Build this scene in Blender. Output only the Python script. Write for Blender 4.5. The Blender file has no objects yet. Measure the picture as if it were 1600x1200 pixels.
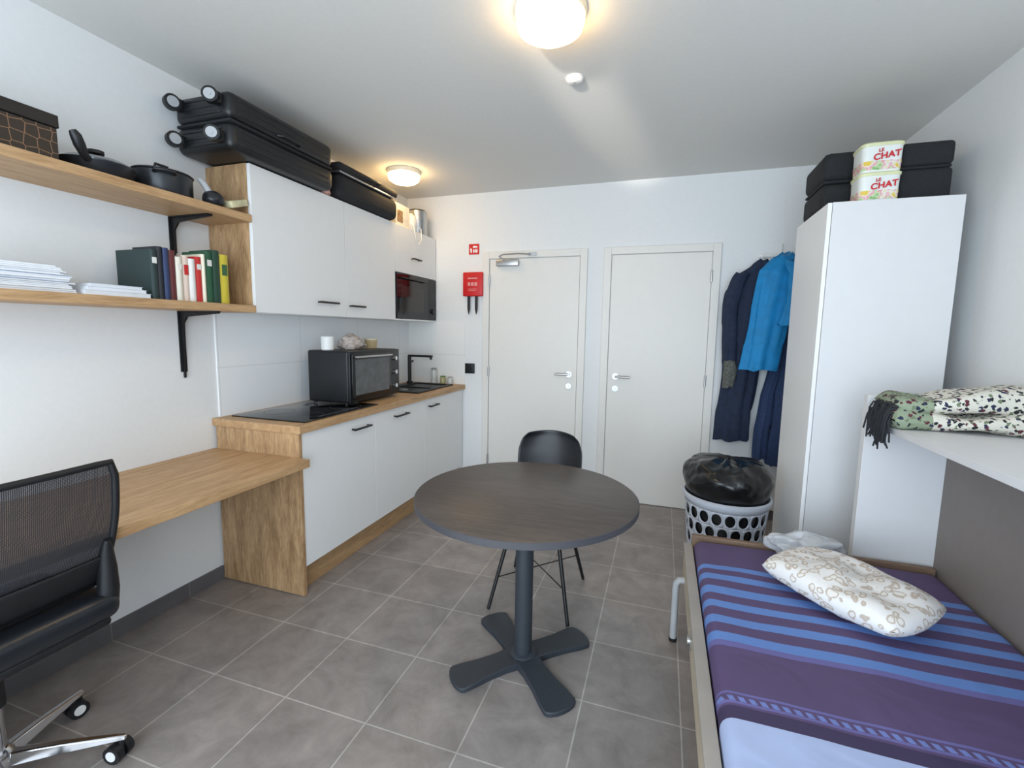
import bpy, bmesh, math, random
from mathutils import Vector, Matrix, noise
random.seed(7)
scene = bpy.context.scene
COL = scene.collection
PI = math.pi
V = Vector

# ------------------------------------------------------------------ camera
CAM = V((0, 0, 1.4105)); FPX = 717.65
YAW, PITCH, ROLL = 0.3160, 0.1143, 0.0162
FWD = V((-math.sin(YAW)*math.cos(PITCH), math.cos(YAW)*math.cos(PITCH), -math.sin(PITCH)))
RT = V((math.cos(YAW), math.sin(YAW), 0)); UP = RT.cross(FWD)
R2 = RT*math.cos(ROLL) + UP*math.sin(ROLL); U2 = UP*math.cos(ROLL) - RT*math.sin(ROLL)
cd = bpy.data.cameras.new('camera'); cam = bpy.data.objects.new('camera', cd); COL.objects.link(cam)
cd.sensor_width = 36; cd.lens = FPX/1600*36; cd.clip_start = .02
cam.matrix_world = Matrix(((R2.x, U2.x, -FWD.x, CAM.x), (R2.y, U2.y, -FWD.y, CAM.y), (R2.z, U2.z, -FWD.z, CAM.z), (0, 0, 0, 1)))
scene.camera = cam
def W(u, v, ax, val):
    """point of the plane axis=val seen at photo pixel (u,v): used to measure the room"""
    d = FWD + R2*((u-800)/FPX) + U2*((600-v)/FPX)
    return CAM + d*((val-CAM[ax])/d[ax])

# ------------------------------------------------------------------ room measures
XL, XR, YB, YF, ZC = -2.2986, 1.339, 3.8527, -1.0, 2.5993
XU, YU0, YU1, YUM, ZUT, ZUB = -2.005, 1.8619, 3.1718, 2.5816, 2.2246, 1.4845
XW, YW0, ZW = -1.7104, 1.8295, 0.918
XD, ZD = -1.6635, 0.7528

# ------------------------------------------------------------------ materials
def s2l(c):
    return tuple(((x/255/12.92) if x/255 <= .04045 else ((x/255+.055)/1.055)**2.4) for x in c)
MATS = {}
def mat(name, rgb, rough=.5, metal=0, var=.06, scale=8, bump=0, emit=None, stretch=None, spec=None, trans=0, alpha=1, coat=0):
    if name in MATS: return MATS[name]
    m = bpy.data.materials.new(name); m.use_nodes = True
    nt = m.node_tree; b = nt.nodes['Principled BSDF']
    c = s2l(rgb)
    tc = nt.nodes.new('ShaderNodeTexCoord'); mp = nt.nodes.new('ShaderNodeMapping')
    nt.links.new(tc.outputs['Object'], mp.inputs['Vector'])
    if stretch: mp.inputs['Scale'].default_value = stretch
    n = nt.nodes.new('ShaderNodeTexNoise'); n.inputs['Scale'].default_value = scale; n.inputs['Detail'].default_value = 4
    nt.links.new(mp.outputs[0], n.inputs['Vector'])
    r = nt.nodes.new('ShaderNodeValToRGB')
    r.color_ramp.elements[0].position = .3; r.color_ramp.elements[1].position = .7
    r.color_ramp.elements[0].color = tuple(x*(1-var) for x in c)+(1,)
    r.color_ramp.elements[1].color = tuple(min(1, x*(1+var)) for x in c)+(1,)
    nt.links.new(n.outputs['Fac'], r.inputs['Fac']); nt.links.new(r.outputs['Color'], b.inputs['Base Color'])
    b.inputs['Roughness'].default_value = rough; b.inputs['Metallic'].default_value = metal
    if spec is not None: b.inputs['Specular IOR Level'].default_value = spec
    if trans: b.inputs['Transmission Weight'].default_value = trans
    if alpha < 1: b.inputs['Alpha'].default_value = alpha
    if coat: b.inputs['Coat Weight'].default_value = coat
    if bump:
        bp = nt.nodes.new('ShaderNodeBump'); bp.inputs['Strength'].default_value = bump; bp.inputs['Distance'].default_value = .01
        nt.links.new(n.outputs['Fac'], bp.inputs['Height']); nt.links.new(bp.outputs[0], b.inputs['Normal'])
    if emit:
        b.inputs['Emission Color'].default_value = s2l(emit[0])+(1,); b.inputs['Emission Strength'].default_value = emit[1]
    MATS[name] = m; return m

def wood(name, dark, light, stretch, scale=3, rough=.5, lo=.36, hi=.62):
    m = bpy.data.materials.new(name); m.use_nodes = True; nt = m.node_tree; b = nt.nodes['Principled BSDF']
    tc = nt.nodes.new('ShaderNodeTexCoord'); mp = nt.nodes.new('ShaderNodeMapping'); mp.inputs['Scale'].default_value = stretch
    nt.links.new(tc.outputs['Object'], mp.inputs['Vector'])
    n1 = nt.nodes.new('ShaderNodeTexNoise'); n1.inputs['Scale'].default_value = scale; n1.inputs['Detail'].default_value = 8
    n1.inputs['Roughness'].default_value = .65; n1.inputs['Distortion'].default_value = .6
    n2 = nt.nodes.new('ShaderNodeTexNoise'); n2.inputs['Scale'].default_value = scale*6; n2.inputs['Detail'].default_value = 5
    nt.links.new(mp.outputs[0], n1.inputs['Vector']); nt.links.new(mp.outputs[0], n2.inputs['Vector'])
    mx = nt.nodes.new('ShaderNodeMath'); mx.operation = 'MULTIPLY_ADD'; mx.inputs[1].default_value = .35
    nt.links.new(n2.outputs['Fac'], mx.inputs[0])
    m2 = nt.nodes.new('ShaderNodeMath'); m2.operation = 'MULTIPLY'; m2.inputs[1].default_value = .65
    nt.links.new(n1.outputs['Fac'], m2.inputs[0]); nt.links.new(m2.outputs[0], mx.inputs[2])
    r = nt.nodes.new('ShaderNodeValToRGB'); e = r.color_ramp.elements
    e[0].position = lo; e[1].position = hi; e[0].color = s2l(dark)+(1,); e[1].color = s2l(light)+(1,)
    nt.links.new(mx.outputs[0], r.inputs['Fac']); nt.links.new(r.outputs['Color'], b.inputs['Base Color'])
    b.inputs['Roughness'].default_value = rough
    bp = nt.nodes.new('ShaderNodeBump'); bp.inputs['Strength'].default_value = .08; bp.inputs['Distance'].default_value = .004
    nt.links.new(mx.outputs[0], bp.inputs['Height']); nt.links.new(bp.outputs[0], b.inputs['Normal'])
    return m

def tile_mat(name, c1, c2, mortar, size, origin, msize, rough, axes='xy', bumpn=.2, blotch=.5):
    m = bpy.data.materials.new(name); m.use_nodes = True; nt = m.node_tree; b = nt.nodes['Principled BSDF']
    g = nt.nodes.new('ShaderNodeNewGeometry'); sp = nt.nodes.new('ShaderNodeSeparateXYZ'); cb = nt.nodes.new('ShaderNodeCombineXYZ')
    nt.links.new(g.outputs['Position'], sp.inputs[0])
    nt.links.new(sp.outputs['xyz'.index(axes[0])], cb.inputs[0]); nt.links.new(sp.outputs['xyz'.index(axes[1])], cb.inputs[1])
    mp = nt.nodes.new('ShaderNodeMapping'); mp.inputs['Location'].default_value = (-origin[0]+size[0]*20, -origin[1]+size[1]*20, 0)
    nt.links.new(cb.outputs[0], mp.inputs['Vector'])
    br = nt.nodes.new('ShaderNodeTexBrick'); br.offset = 0; br.squash = 1
    br.inputs['Color1'].default_value = s2l(c1)+(1,); br.inputs['Color2'].default_value = s2l(c2)+(1,); br.inputs['Mortar'].default_value = s2l(mortar)+(1,)
    br.inputs['Scale'].default_value = 1; br.inputs['Mortar Size'].default_value = msize; br.inputs['Mortar Smooth'].default_value = .1
    br.inputs['Brick Width'].default_value = size[0]; br.inputs['Row Height'].default_value = size[1]
    nt.links.new(mp.outputs[0], br.inputs['Vector'])
    n = nt.nodes.new('ShaderNodeTexNoise'); n.inputs['Scale'].default_value = 6; n.inputs['Detail'].default_value = 9; n.inputs['Roughness'].default_value = .68
    n.inputs['Distortion'].default_value = .5
    nt.links.new(g.outputs['Position'], n.inputs['Vector'])
    mr = nt.nodes.new('ShaderNodeMapRange'); mr.inputs[1].default_value = .3; mr.inputs[2].default_value = .7; mr.inputs[3].default_value = 1-blotch; mr.inputs[4].default_value = 1+blotch
    nt.links.new(n.outputs['Fac'], mr.inputs[0])
    mx = nt.nodes.new('ShaderNodeMix'); mx.data_type = 'RGBA'; mx.blend_type = 'MULTIPLY'; mx.inputs[0].default_value = 1
    nt.links.new(br.outputs['Color'], mx.inputs[6]); nt.links.new(mr.outputs[0], mx.inputs[7])
    nt.links.new(mx.outputs[2], b.inputs['Base Color'])
    b.inputs['Roughness'].default_value = rough
    inv = nt.nodes.new('ShaderNodeMath'); inv.operation = 'SUBTRACT'; inv.inputs[0].default_value = 1; nt.links.new(br.outputs['Fac'], inv.inputs[1])
    bp = nt.nodes.new('ShaderNodeBump'); bp.inputs['Strength'].default_value = bumpn; bp.inputs['Distance'].default_value = .003
    nt.links.new(inv.outputs[0], bp.inputs['Height']); nt.links.new(bp.outputs[0], b.inputs['Normal'])
    return m

M_wall = mat('wall_paint', (232, 233, 233), .75, var=.012, scale=40, bump=.03)
M_ceil = mat('ceiling_paint', (224, 222, 217), .8, var=.012, scale=40, bump=.03)
M_floor = tile_mat('floor_tiles', (150, 141, 136), (139, 131, 127), (180, 174, 168), (.36, .36), (-.23, 1.63), .0028, .36, blotch=.27)
M_skirt = tile_mat('skirting_tiles', (100, 98, 100), (96, 94, 96), (124, 120, 116), (.36, .6), (-.17, -.3), .003, .45, axes='yz', blotch=.12)
M_splash = tile_mat('splashback_tiles', (242, 243, 244), (240, 241, 242), (222, 222, 222), (.6, .3), (YU0+.01, ZW-.03), .002, .3, axes='yz', blotch=.01)
M_splash2 = tile_mat('splashback_tiles_back', (240, 239, 236), (238, 237, 234), (215, 213, 208), (.6, .3), (XL, ZW-.03), .002, .3, axes='xz', blotch=.01)
M_oak = wood('oak_along_y', (164, 126, 86), (202, 165, 122), (14, 1.2, 14))
M_oakz = wood('oak_along_z', (142, 108, 74), (198, 162, 120), (9, 9, 1.4))
M_oakx = wood('oak_plinth', (154, 118, 82), (190, 154, 112), (10, 1.2, 10))
M_tabletop = wood('dark_table_wood', (62, 55, 52), (90, 81, 76), (1.3, 12, 8), scale=3, rough=.42, lo=.32, hi=.66)
M_ply = wood('pale_plywood', (176, 160, 136), (204, 190, 166), (12, 1.5, 12), scale=3)
M_white = mat('white_laminate', (234, 234, 233), .35, var=.008, scale=20)
M_door = mat('white_door_paint', (231, 228, 222), .45, var=.008, scale=20)
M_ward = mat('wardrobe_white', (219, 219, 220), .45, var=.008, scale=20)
M_wardf = mat('wardrobe_front_white', (240, 240, 240), .4, var=.008, scale=20)  # whiter than the body: brightness put into the colour, this face gets less light
M_taupe = mat('taupe_panel', (130, 121, 116), .55, var=.03, scale=30)
M_black = mat('black_metal', (22, 22, 24), .4, var=.15, scale=20)
M_blackp = mat('black_plastic', (22, 23, 26), .45, var=.15, scale=30, bump=.03)
M_blackg = mat('black_glass', (9, 10, 12), .06, var=.1, scale=5)
M_case = mat('black_suitcase_shell', (24, 25, 27), .42, var=.2, scale=60, bump=.1)
M_casef = mat('black_suitcase_fabric', (30, 31, 34), .85, var=.25, scale=180, bump=.25)
M_chrome = mat('chrome', (215, 215, 218), .12, 1, var=.03)
M_steel = mat('brushed_steel', (190, 190, 190), .32, 1, var=.06, scale=60)
M_greyp = mat('grey_plastic', (176, 178, 180), .45, var=.05)
M_whitep = mat('white_plastic', (232, 232, 230), .4, var=.02)
M_leather = mat('black_leatherette', (28, 31, 36), .28, var=.12, scale=120, bump=.05)
M_tblbase = mat('anthracite_powder_coat', (48, 53, 60), .5, var=.1, scale=90, bump=.05)
M_red = mat('fire_red', (206, 28, 30), .4, var=.04)
M_shell = mat('black_shell_plastic', (28, 29, 33), .38, var=.12)
M_pan = mat('dark_grey_enamel', (44, 46, 50), .3, .3, var=.12)
M_paper = mat('white_paper', (232, 234, 238), .8, var=.03, scale=30)
M_lamp = mat('lit_opal_dome', (255, 240, 215), .4, emit=((255, 212, 146), 21))
M_bag = mat('black_bin_bag', (17, 18, 20), .24, var=.3, scale=12, bump=.3)
M_wbag = mat('white_carrier_bag', (240, 242, 245), .22, var=.03, scale=8, bump=.12, trans=.55)

# ------------------------------------------------------------------ mesh helpers
WL = {}
class MB:
    def __init__(s): s.bm = bmesh.new()
    def box(s, x0, x1, y0, y1, z0, z1, M=None, r=0, seg=3):
        ret = bmesh.ops.create_cube(s.bm, size=1); vs = ret['verts']
        for v in vs:
            v.co = V(((x0+x1)/2+v.co.x*(x1-x0), (y0+y1)/2+v.co.y*(y1-y0), (z0+z1)/2+v.co.z*(z1-z0)))
        if r:
            es = list({e for v in vs for e in v.link_edges})
            out = bmesh.ops.bevel(s.bm, geom=vs+es, offset=r, segments=seg, profile=.5, affect='EDGES')
            vs = list({v for f in out['faces'] for v in f.verts} | {v for v in vs if v.is_valid})
        if M is not None: bmesh.ops.transform(s.bm, matrix=M, verts=[v for v in vs if v.is_valid])
        return s
    def cyl(s, p0, p1, r0, r1=None, n=20):
        p0, p1 = V(p0), V(p1); r1 = r0 if r1 is None else r1
        d = (p1-p0); q = V((0, 0, 1)).rotation_difference(d.normalized()) if d.length else None
        a = []; b = []
        for i in range(n):
            c = V((math.cos(2*PI*i/n), math.sin(2*PI*i/n), 0)); c.rotate(q)
            a.append(s.bm.verts.new(p0+c*r0)); b.append(s.bm.verts.new(p1+c*r1))
        for i in range(n): s.bm.faces.new((a[i], a[(i+1) % n], b[(i+1) % n], b[i]))
        s.bm.faces.new(a[::-1]); s.bm.faces.new(b); return s
    def tube(s, pts, r, n=10, closed=False):
        pts = [V(p) for p in pts]; rings = []; m = len(pts)
        prev = None
        for i, p in enumerate(pts):
            if closed: t = pts[(i+1) % m]-pts[i-1]
            else: t = pts[min(i+1, m-1)]-pts[max(i-1, 0)]
            t.normalize()
            if prev is None:
                a = t.orthogonal().normalized()
            else:
                a = (prev-t*prev.dot(t)).normalized()
            prev = a; b = t.cross(a)
            rr = r[i] if isinstance(r, (list, tuple)) else r
            rings.append([s.bm.verts.new(p+(a*math.cos(2*PI*k/n)+b*math.sin(2*PI*k/n))*rr) for k in range(n)])
        for i in range(m if closed else m-1):
            A, B = rings[i], rings[(i+1) % m]
            for k in range(n): s.bm.faces.new((A[k], A[(k+1) % n], B[(k+1) % n], B[k]))
        if not closed:
            s.bm.faces.new(rings[0][::-1]); s.bm.faces.new(rings[-1])
        return s
    def lathe(s, prof, c=(0, 0, 0), n=32, sx=1, sy=1):
        c = V(c); rings = []
        for r, z in prof:
            if r < 1e-6: rings.append([s.bm.verts.new(c+V((0, 0, z)))])
            else: rings.append([s.bm.verts.new(c+V((r*sx*math.cos(2*PI*k/n), r*sy*math.sin(2*PI*k/n), z))) for k in range(n)])
        for A, B in zip(rings, rings[1:]):
            for k in range(n):
                q = [A[k % len(A)], A[(k+1) % len(A)], B[(k+1) % len(B)], B[k % len(B)]]
                u = []
                for v in q:
                    if v not in u: u.append(v)
                if len(u) > 2: s.bm.faces.new(u)
        return s
    def prism(s, poly, ax, a0, a1):
        def P(p, a):
            l = [p[0], p[1]]; l.insert(ax, a); return V(l)
        A = [s.bm.verts.new(P(p, a0)) for p in poly]; B = [s.bm.verts.new(P(p, a1)) for p in poly]
        n = len(poly)
        for i in range(n): s.bm.faces.new((A[i], A[(i+1) % n], B[(i+1) % n], B[i]))
        s.bm.faces.new(A[::-1]); s.bm.faces.new(B); return s
    def grid(s, P, nu, nv, closed_u=False):
        g = [[s.bm.verts.new(P(i/(nu if closed_u else nu-1), j/(nv-1))) for i in range(nu)] for j in range(nv)]
        for j in range(nv-1):
            for i in range(nu if closed_u else nu-1):
                s.bm.faces.new((g[j][i], g[j][(i+1) % nu], g[j+1][(i+1) % nu], g[j+1][i]))
        return g
    def xf(s, M): bmesh.ops.transform(s.bm, matrix=M, verts=s.bm.verts[:]); return s
    def build(s, name, m, parent=None, bevel=0, smooth=True, origin=None, solid=0, sub=0, angle=38):
        bm = s.bm; bmesh.ops.recalc_face_normals(bm, faces=bm.faces[:])
        me = bpy.data.meshes.new(name)
        if parent is not None: o0 = WL[parent]
        elif origin is not None: o0 = V(origin)
        else:
            xs = [v.co.x for v in bm.verts]; ys = [v.co.y for v in bm.verts]; zs = [v.co.z for v in bm.verts]
            o0 = V(((min(xs)+max(xs))/2, (min(ys)+max(ys))/2, min(zs)))
        bmesh.ops.translate(bm, vec=-o0, verts=bm.verts[:])
        bm.to_mesh(me); bm.free()
        me.materials.append(m)
        if smooth:
            me.shade_smooth(); me.set_sharp_from_angle(angle=math.radians(angle))
        o = bpy.data.objects.new(name, me); COL.objects.link(o)
        if parent is not None: o.parent = parent
        else: o.location = o0
        WL[o] = o0
        if solid:
            md = o.modifiers.new('solidify', 'SOLIDIFY'); md.thickness = solid; md.offset = 0
        if bevel:
            md = o.modifiers.new('bevel', 'BEVEL'); md.width = bevel; md.segments = 2; md.limit_method = 'ANGLE'; md.angle_limit = math.radians(40)
        if sub:
            md = o.modifiers.new('sub', 'SUBSURF'); md.levels = sub; md.render_levels = sub
        return o
def thing(name, label, cat, loc, group=None):
    o = bpy.data.objects.new(name, None); COL.objects.link(o); o.location = loc; o.empty_display_size = .1
    WL[o] = V(loc); tag(o, label, cat, group); return o
def tag(o, label, cat, group=None):
    o['label'] = label; o['category'] = cat
    if group: o['group'] = group
    return o
def struct(o): o['kind'] = 'structure'; return o
def box(name, m, x0, x1, y0, y1, z0, z1, parent=None, bevel=0, r=0):
    return MB().box(x0, x1, y0, y1, z0, z1, r=r).build(name, m, parent, bevel=bevel)
def text(name, s, size, M, m, parent, ext=.0006):
    cu = bpy.data.curves.new(name, 'FONT'); cu.body = s; cu.size = size; cu.extrude = ext; cu.align_x = 'CENTER'; cu.align_y = 'CENTER'
    cu.offset = size*.032; cu.space_character = 1.06; cu.shear = .15
    t = bpy.data.objects.new('tmp', cu); COL.objects.link(t)
    me = bpy.data.meshes.new_from_object(t.evaluated_get(bpy.context.evaluated_depsgraph_get()))
    bpy.data.objects.remove(t)
    me.transform(Matrix.Translation(-WL[parent]) @ M); me.materials.clear(); me.materials.append(m)
    o = bpy.data.objects.new(name, me); COL.objects.link(o); o.parent = parent; WL[o] = WL[parent]; return o
def T(x, y, z): return Matrix.Translation((x, y, z))
def RX(a): return Matrix.Rotation(a, 4, 'X')
def RY(a): return Matrix.Rotation(a, 4, 'Y')
def RZ(a): return Matrix.Rotation(a, 4, 'Z')

# ------------------------------------------------------------------ room shell
struct(box('floor', M_floor, XL-.1, XR+.1, YF-.1, YB+.1, -.1, 0))
struct(box('ceiling', M_ceil, XL-.1, XR+.1, YF-.1, YB+.1, ZC, ZC+.1))
struct(box('wall_left', M_wall, XL-.1, XL, YF, YB, 0, ZC))
struct(box('wall_right', M_wall, XR, XR+.1, YF, YB, 0, ZC))
struct(box('wall_back', M_wall, XL-.1, XR+.1, YB, YB+.1, 0, ZC))
b = MB(); wx0, wx1, wz0, wz1 = -2.15, 1.1, .12, 2.4
b.box(XL-.1, wx0, YF-.1, YF, 0, ZC).box(wx1, XR+.1, YF-.1, YF, 0, ZC).box(wx0, wx1, YF-.1, YF, 0, wz0).box(wx0, wx1, YF-.1, YF, wz1, ZC)
struct(b.build('wall_front', M_wall, smooth=False))
b = MB()
for x in (wx0, (wx0+wx1)/2-.03, wx1-.06): b.box(x, x+.06, YF-.07, YF-.02, wz0, wz1)
b.box(wx0, wx1, YF-.07, YF-.02, wz0, wz0+.06).box(wx0, wx1, YF-.07, YF-.02, wz1-.06, wz1)
struct(b.build('window_1', M_whitep, smooth=False))
struct(box('baseboard_left', M_skirt, XL, XL+.012, YF, YW0, 0, .075))
struct(box('baseboard_back', M_skirt, .40, XR, YB-.012, YB, 0, .075))
# splashback
struct(box('trim_1', M_splash, XL, XL+.008, YU0, YB, ZW, ZUB))
struct(box('trim_2', M_splash2, XL+.008, XW-.0, YB-.008, YB, ZW, ZUB))

def door(name, xa, xb, handle_left, closer):
    d = MB().box(xa, xb, YB-.012, YB, .004, 2.03).build(name, M_door, bevel=.002); struct(d)
    f = MB(); w = .062
    f.box(xa-w, xa-.004, YB-.022, YB, 0, 2.092).box(xb+.004, xb+w, YB-.022, YB, 0, 2.092).box(xa-.004, xb+.004, YB-.022, YB, 2.034, 2.092)
    f.build('door_frame', M_door, d, bevel=.003)
    hx = xa+.065 if handle_left else xb-.065; s = 1 if handle_left else -1; hz = 1.055
    h = MB().cyl((hx, YB-.012, hz), (hx, YB-.021, hz), .026, n=24).cyl((hx, YB-.02, hz), (hx, YB-.062, hz), .009)
    h.tube([(hx, YB-.058, hz), (hx+s*.02, YB-.062, hz), (hx+s*.115, YB-.06, hz)], .009)
    h.build('door_handle', M_steel, d)
    k = MB().cyl((hx, YB-.012, hz-.1), (hx, YB-.02, hz-.1), .025, n=24).box(hx-.004, hx+.004, YB-.024, YB-.012, hz-.115, hz-.09)
    k.build('door_lock', M_steel, d)
    ex = xb+.002 if handle_left else xa-.002
    for z in (.25, 1.05, 1.85): MB().cyl((ex, YB-.026, z-.045), (ex, YB-.026, z+.045), .008).build('hinge', M_steel, d)
    if closer:
        c = thing('door_closer', 'silver overhead door closer with folding arm at top of the left door', 'door closer', (xa+.16, YB-.03, 1.97))
        MB().box(xa+.07, xa+.27, YB-.055, YB-.0125, 1.965, 2.02, r=.006).build('body', M_steel, c)
        MB().tube([(xa+.13, YB-.06, 2.022), (xa+.14, YB-.16, 2.03), (xa+.18, YB-.2, 2.035)], .007).build('arm', M_steel, c)
        MB().tube([(xa+.18, YB-.2, 2.035), (xa+.28, YB-.11, 2.055), (xa+.38, YB-.026, 2.06)], .006).build('arm', M_steel, c)
        MB().box(xa+.35, xa+.42, YB-.035, YB-.0225, 2.045, 2.075).build('bracket', M_steel, c)
    return d
door('door_1', -1.4757, -.6848, False, True)
door('door_2', -.4262, .3176, True, False)

# ------------------------------------------------------------------ upper cabinets
def bar_handle(parent, x, yc, z, L=.13):
    h = MB().box(x+.022, x+.032, yc-L/2, yc+L/2, z-.006, z+.006, r=.002)
    for s in (-1, 1): h.box(x-.001, x+.024, yc+s*(L/2-.012)-.005, yc+s*(L/2-.012)+.005, z-.005, z+.005)
    return h.build('handle', M_black, parent)
def wall_cab(y0, y1, z0, z1, hy, label, hz=None, hl=.15, yb0=None):
    c = thing('wall_cabinet', label, 'cabinet', ((XL+XU)/2, (y0+y1)/2, z0), 'kitchen wall cabinets')
    box('body', M_white, XL+.009, XU-.021, (yb0 or y0)+.001, y1-.001, z0, z1, c)
    d = box('door', M_white, XU-.02, XU, y0+.002, y1-.002, z0+.002, z1-.002, c, bevel=.0015)
    bar_handle(d, XU, hy, hz or z0+.055, hl)
    return c
side = box('cabinet_side_panel', M_oakz, XL+.001, XU-.021, YU0, YU0+.018, ZUB, ZUT, bevel=.001)
tag(side, 'oak side panel closing the near end of the wall cabinets above the shelves', 'side panel')
hA = W(515, 473, 0, XU+.02); hB = W(560, 479, 0, XU+.02)
wall_cab(YU0, YUM, ZUB, ZUT, hA.y, 'widest white wall cabinet beside the oak shelves, under the large black suitcase', hA.z, .17, YU0+.018)
wall_cab(YUM, YU1, ZUB, ZUT, hB.y, 'middle white wall cabinet between the widest wall cabinet and the built-in microwave', hB.z, .15)
zm = W(618, 424, 0, XU).z
hC = W(652, 406, 0, XU+.02)
wall_cab(YU1, YB-.01, zm, ZUT-.0, hC.y, 'small white wall cabinet directly above the built-in microwave', hC.z, .13)
mw = thing('microwave_oven', 'black built-in microwave under the small wall cabinet', 'microwave', ((XL+XU)/2, (YU1+YB)/2, ZUB))
box('body', M_blackp, XL+.009, XU-.02, YU1+.012, YB-.012, ZUB+.012, zm-.003, mw)
box('surround', M_white, XL+.009, XU, YU1+.001, YB-.0105, ZUB, ZUB+.011, mw)
ys = YB-.16
box('door', M_blackg, XU-.019, XU+.004, YU1+.012, ys-.002, ZUB+.013, zm-.004, mw, bevel=.002)
box('control_panel', M_blackp, XU-.019, XU+.003, ys, YB-.013, ZUB+.013, zm-.004, mw, bevel=.002)
MB().box(XU+.02, XU+.03, YU1+.06, ys-.05, zm-.045, zm-.035, r=.002).box(XU, XU+.025, YU1+.07, YU1+.08, zm-.044, zm-.036).box(XU, XU+.025, ys-.07, ys-.06, zm-.044, zm-.036).build('handle', M_black, mw)
box('window', mat('dark_window', (40, 36, 32), .12), XU+.004, XU+.006, YU1+.08, ys-.08, ZUB+.07, zm-.1, mw)
MB().cyl((XU+.003, YB-.085, ZUB+.09), (XU+.02, YB-.085, ZUB+.09), .022).build('dial', M_black, mw)

# ------------------------------------------------------------------ lower kitchen
XDR = XW-.022
panel = box('kitchen_end_panel', M_oakz, XL+.013, XDR+.004, YW0, YW0+.02, 0.004, ZW-.04, bevel=.001)
tag(panel, 'tall oak end panel of the kitchen units standing on the floor at the desk end', 'side panel')
wt = box('kitchen_worktop', M_oak, XL+.001, XW, YW0-.012, YB-.001, ZW-.04, ZW, bevel=.002)
tag(wt, 'continuous oak kitchen worktop carrying the hob, mini oven and sink', 'worktop')
ya = W(587, 720, 0, XDR).y; yb = W(663, 690, 0, XDR).y
zb = W(478, 886, 0, XDR).z
splits = [YW0+.021, ya, yb, YB-.012]
hpos = [W(568, 668, 0, XDR+.025), W(630, 648, 0, XDR+.025), W(680, 633, 0, XDR+.025)]
bl = ['white kitchen base cabinet under the hob, nearest the desk', 'middle white kitchen base cabinet under the mini oven', 'white kitchen base cabinet under the sink beside the left door']
for k in range(3):
    y0, y1 = splits[k], splits[k+1]
    c = thing('base_cabinet', bl[k], 'cabinet', ((XL+XDR)/2, (y0+y1)/2, zb), 'kitchen base cabinets')
    box('body', M_white, XL+.013, XDR-.019, y0+.001, y1-.001, zb, ZW-.041, c)
    d = box('door', M_white, XDR-.018, XDR, y0+.0015, y1-.0015, zb, ZW-.044, c, bevel=.0015)
    bar_handle(d, XDR, hpos[k].y, min(hpos[k].z, ZW-.07), [.17, .17, .15][k])
b = MB().box(XDR-.075, XDR-.058, YW0+.021, YB-.012, 0.001, zb-.0005)
for yy in (YW0+.05, 2.5, 3.1, YB-.05): b.box(XL+.05, XDR-.075, yy-.01, yy+.01, .001, zb-.0005)
pl = b.build('kitchen_plinth', M_oakx, smooth=False)
tag(pl, 'oak plinth board running under the white base cabinets', 'plinth')

# hob
h0 = W(505, 658, 2, ZW); h1 = W(582, 632, 2, ZW)
hx1 = (h0.x+h1.x)/2; hob = thing('induction_hob', 'black glass induction hob set into the near end of the oak worktop', 'hob', (-2.0, 2.1, ZW))
hy0, hy1 = 1.895, max(2.42, h1.y)
hx1 = min(hx1, XW-.03)
MB().box(XL+.05, hx1, hy0, hy1, ZW, ZW+.007, r=.003).build('glass_plate', M_blackg, hob)
M_ring = mat('grey_zone_print', (70, 72, 76), .3)
for (a, c_, r) in ((.28, .28, .085), (.28, .74, .07), (.74, .28, .07), (.74, .74, .095)):
    cx = XL+.07+(hx1-XL-.07)*a; cy = hy0+(hy1-hy0)*c_
    MB().lathe([(r-.003, 0), (r-.003, .0004), (r, .0004), (r, 0)], (cx, cy, ZW+.007), 40).build('cooking_zone', M_ring, hob)
MB().box(hx1-.05, hx1-.03, hy0+.15, hy1-.15, ZW+.007, ZW+.0074).build('touch_controls', M_ring, hob)

# mini oven
ox1 = -1.87; oy0 = W(547, 600, 0, ox1).y; oy1 = W(624, 590, 0, ox1).y; ox0 = W(481, 585, 1, oy0).x
ox0 = max(ox0, XL+.03)
ozf = ZW+.0075
oz0 = ZW+.018; oz1 = W(547, 549, 0, ox1).z
ov = thing('mini_oven', 'black countertop mini oven with glass door standing on the worktop', 'oven', ((ox0+ox1)/2, (oy0+oy1)/2, ozf))
MB().box(ox0, ox1-.015, oy0, oy1, oz0, oz1, r=.012).build('body', M_blackp, ov)
for sx in (ox0+.03, ox1-.05):
    for sy in (oy0+.03, oy1-.03): MB().cyl((sx, sy, ozf), (sx, sy, oz0+.005), .012, n=12).build('foot', M_blackp, ov)
MB().box(ox1-.02, ox1, oy0+.002, oy1-.002, oz0+.002, oz1-.002, r=.004).build('front_frame', M_black, ov)
ywd = oy0+(oy1-oy0)*.78
dr = MB().box(ox1, ox1+.012, oy0+.012, ywd, oz0+.02, oz1-.02, r=.003).build('door', M_blackg, ov)
MB().box(ox1+.012, ox1+.014, oy0+.04, ywd-.03, oz0+.05, oz1-.055).build('window', mat('oven_window', (84, 86, 88), .1, var=.25, scale=18), dr)
MB().box(ox1+.03, ox1+.042, oy0+.03, ywd-.02, oz1-.043, oz1-.031, r=.003).box(ox1+.01, ox1+.034, oy0+.04, oy0+.05, oz1-.042, oz1-.032).box(ox1+.01, ox1+.034, ywd-.04, ywd-.03, oz1-.042, oz1-.032).build('handle', M_steel, dr)
for k in range(3):
    zz = oz0+(oz1-oz0)*(.2+.3*k); yk = (ywd+oy1)/2
    MB().cyl((ox1, yk, zz), (ox1+.018, yk, zz), .018, .015).box(ox1+.016, ox1+.021, yk-.002, yk+.002, zz-.014, zz+.014).build('knob', M_steel, ov)
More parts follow.
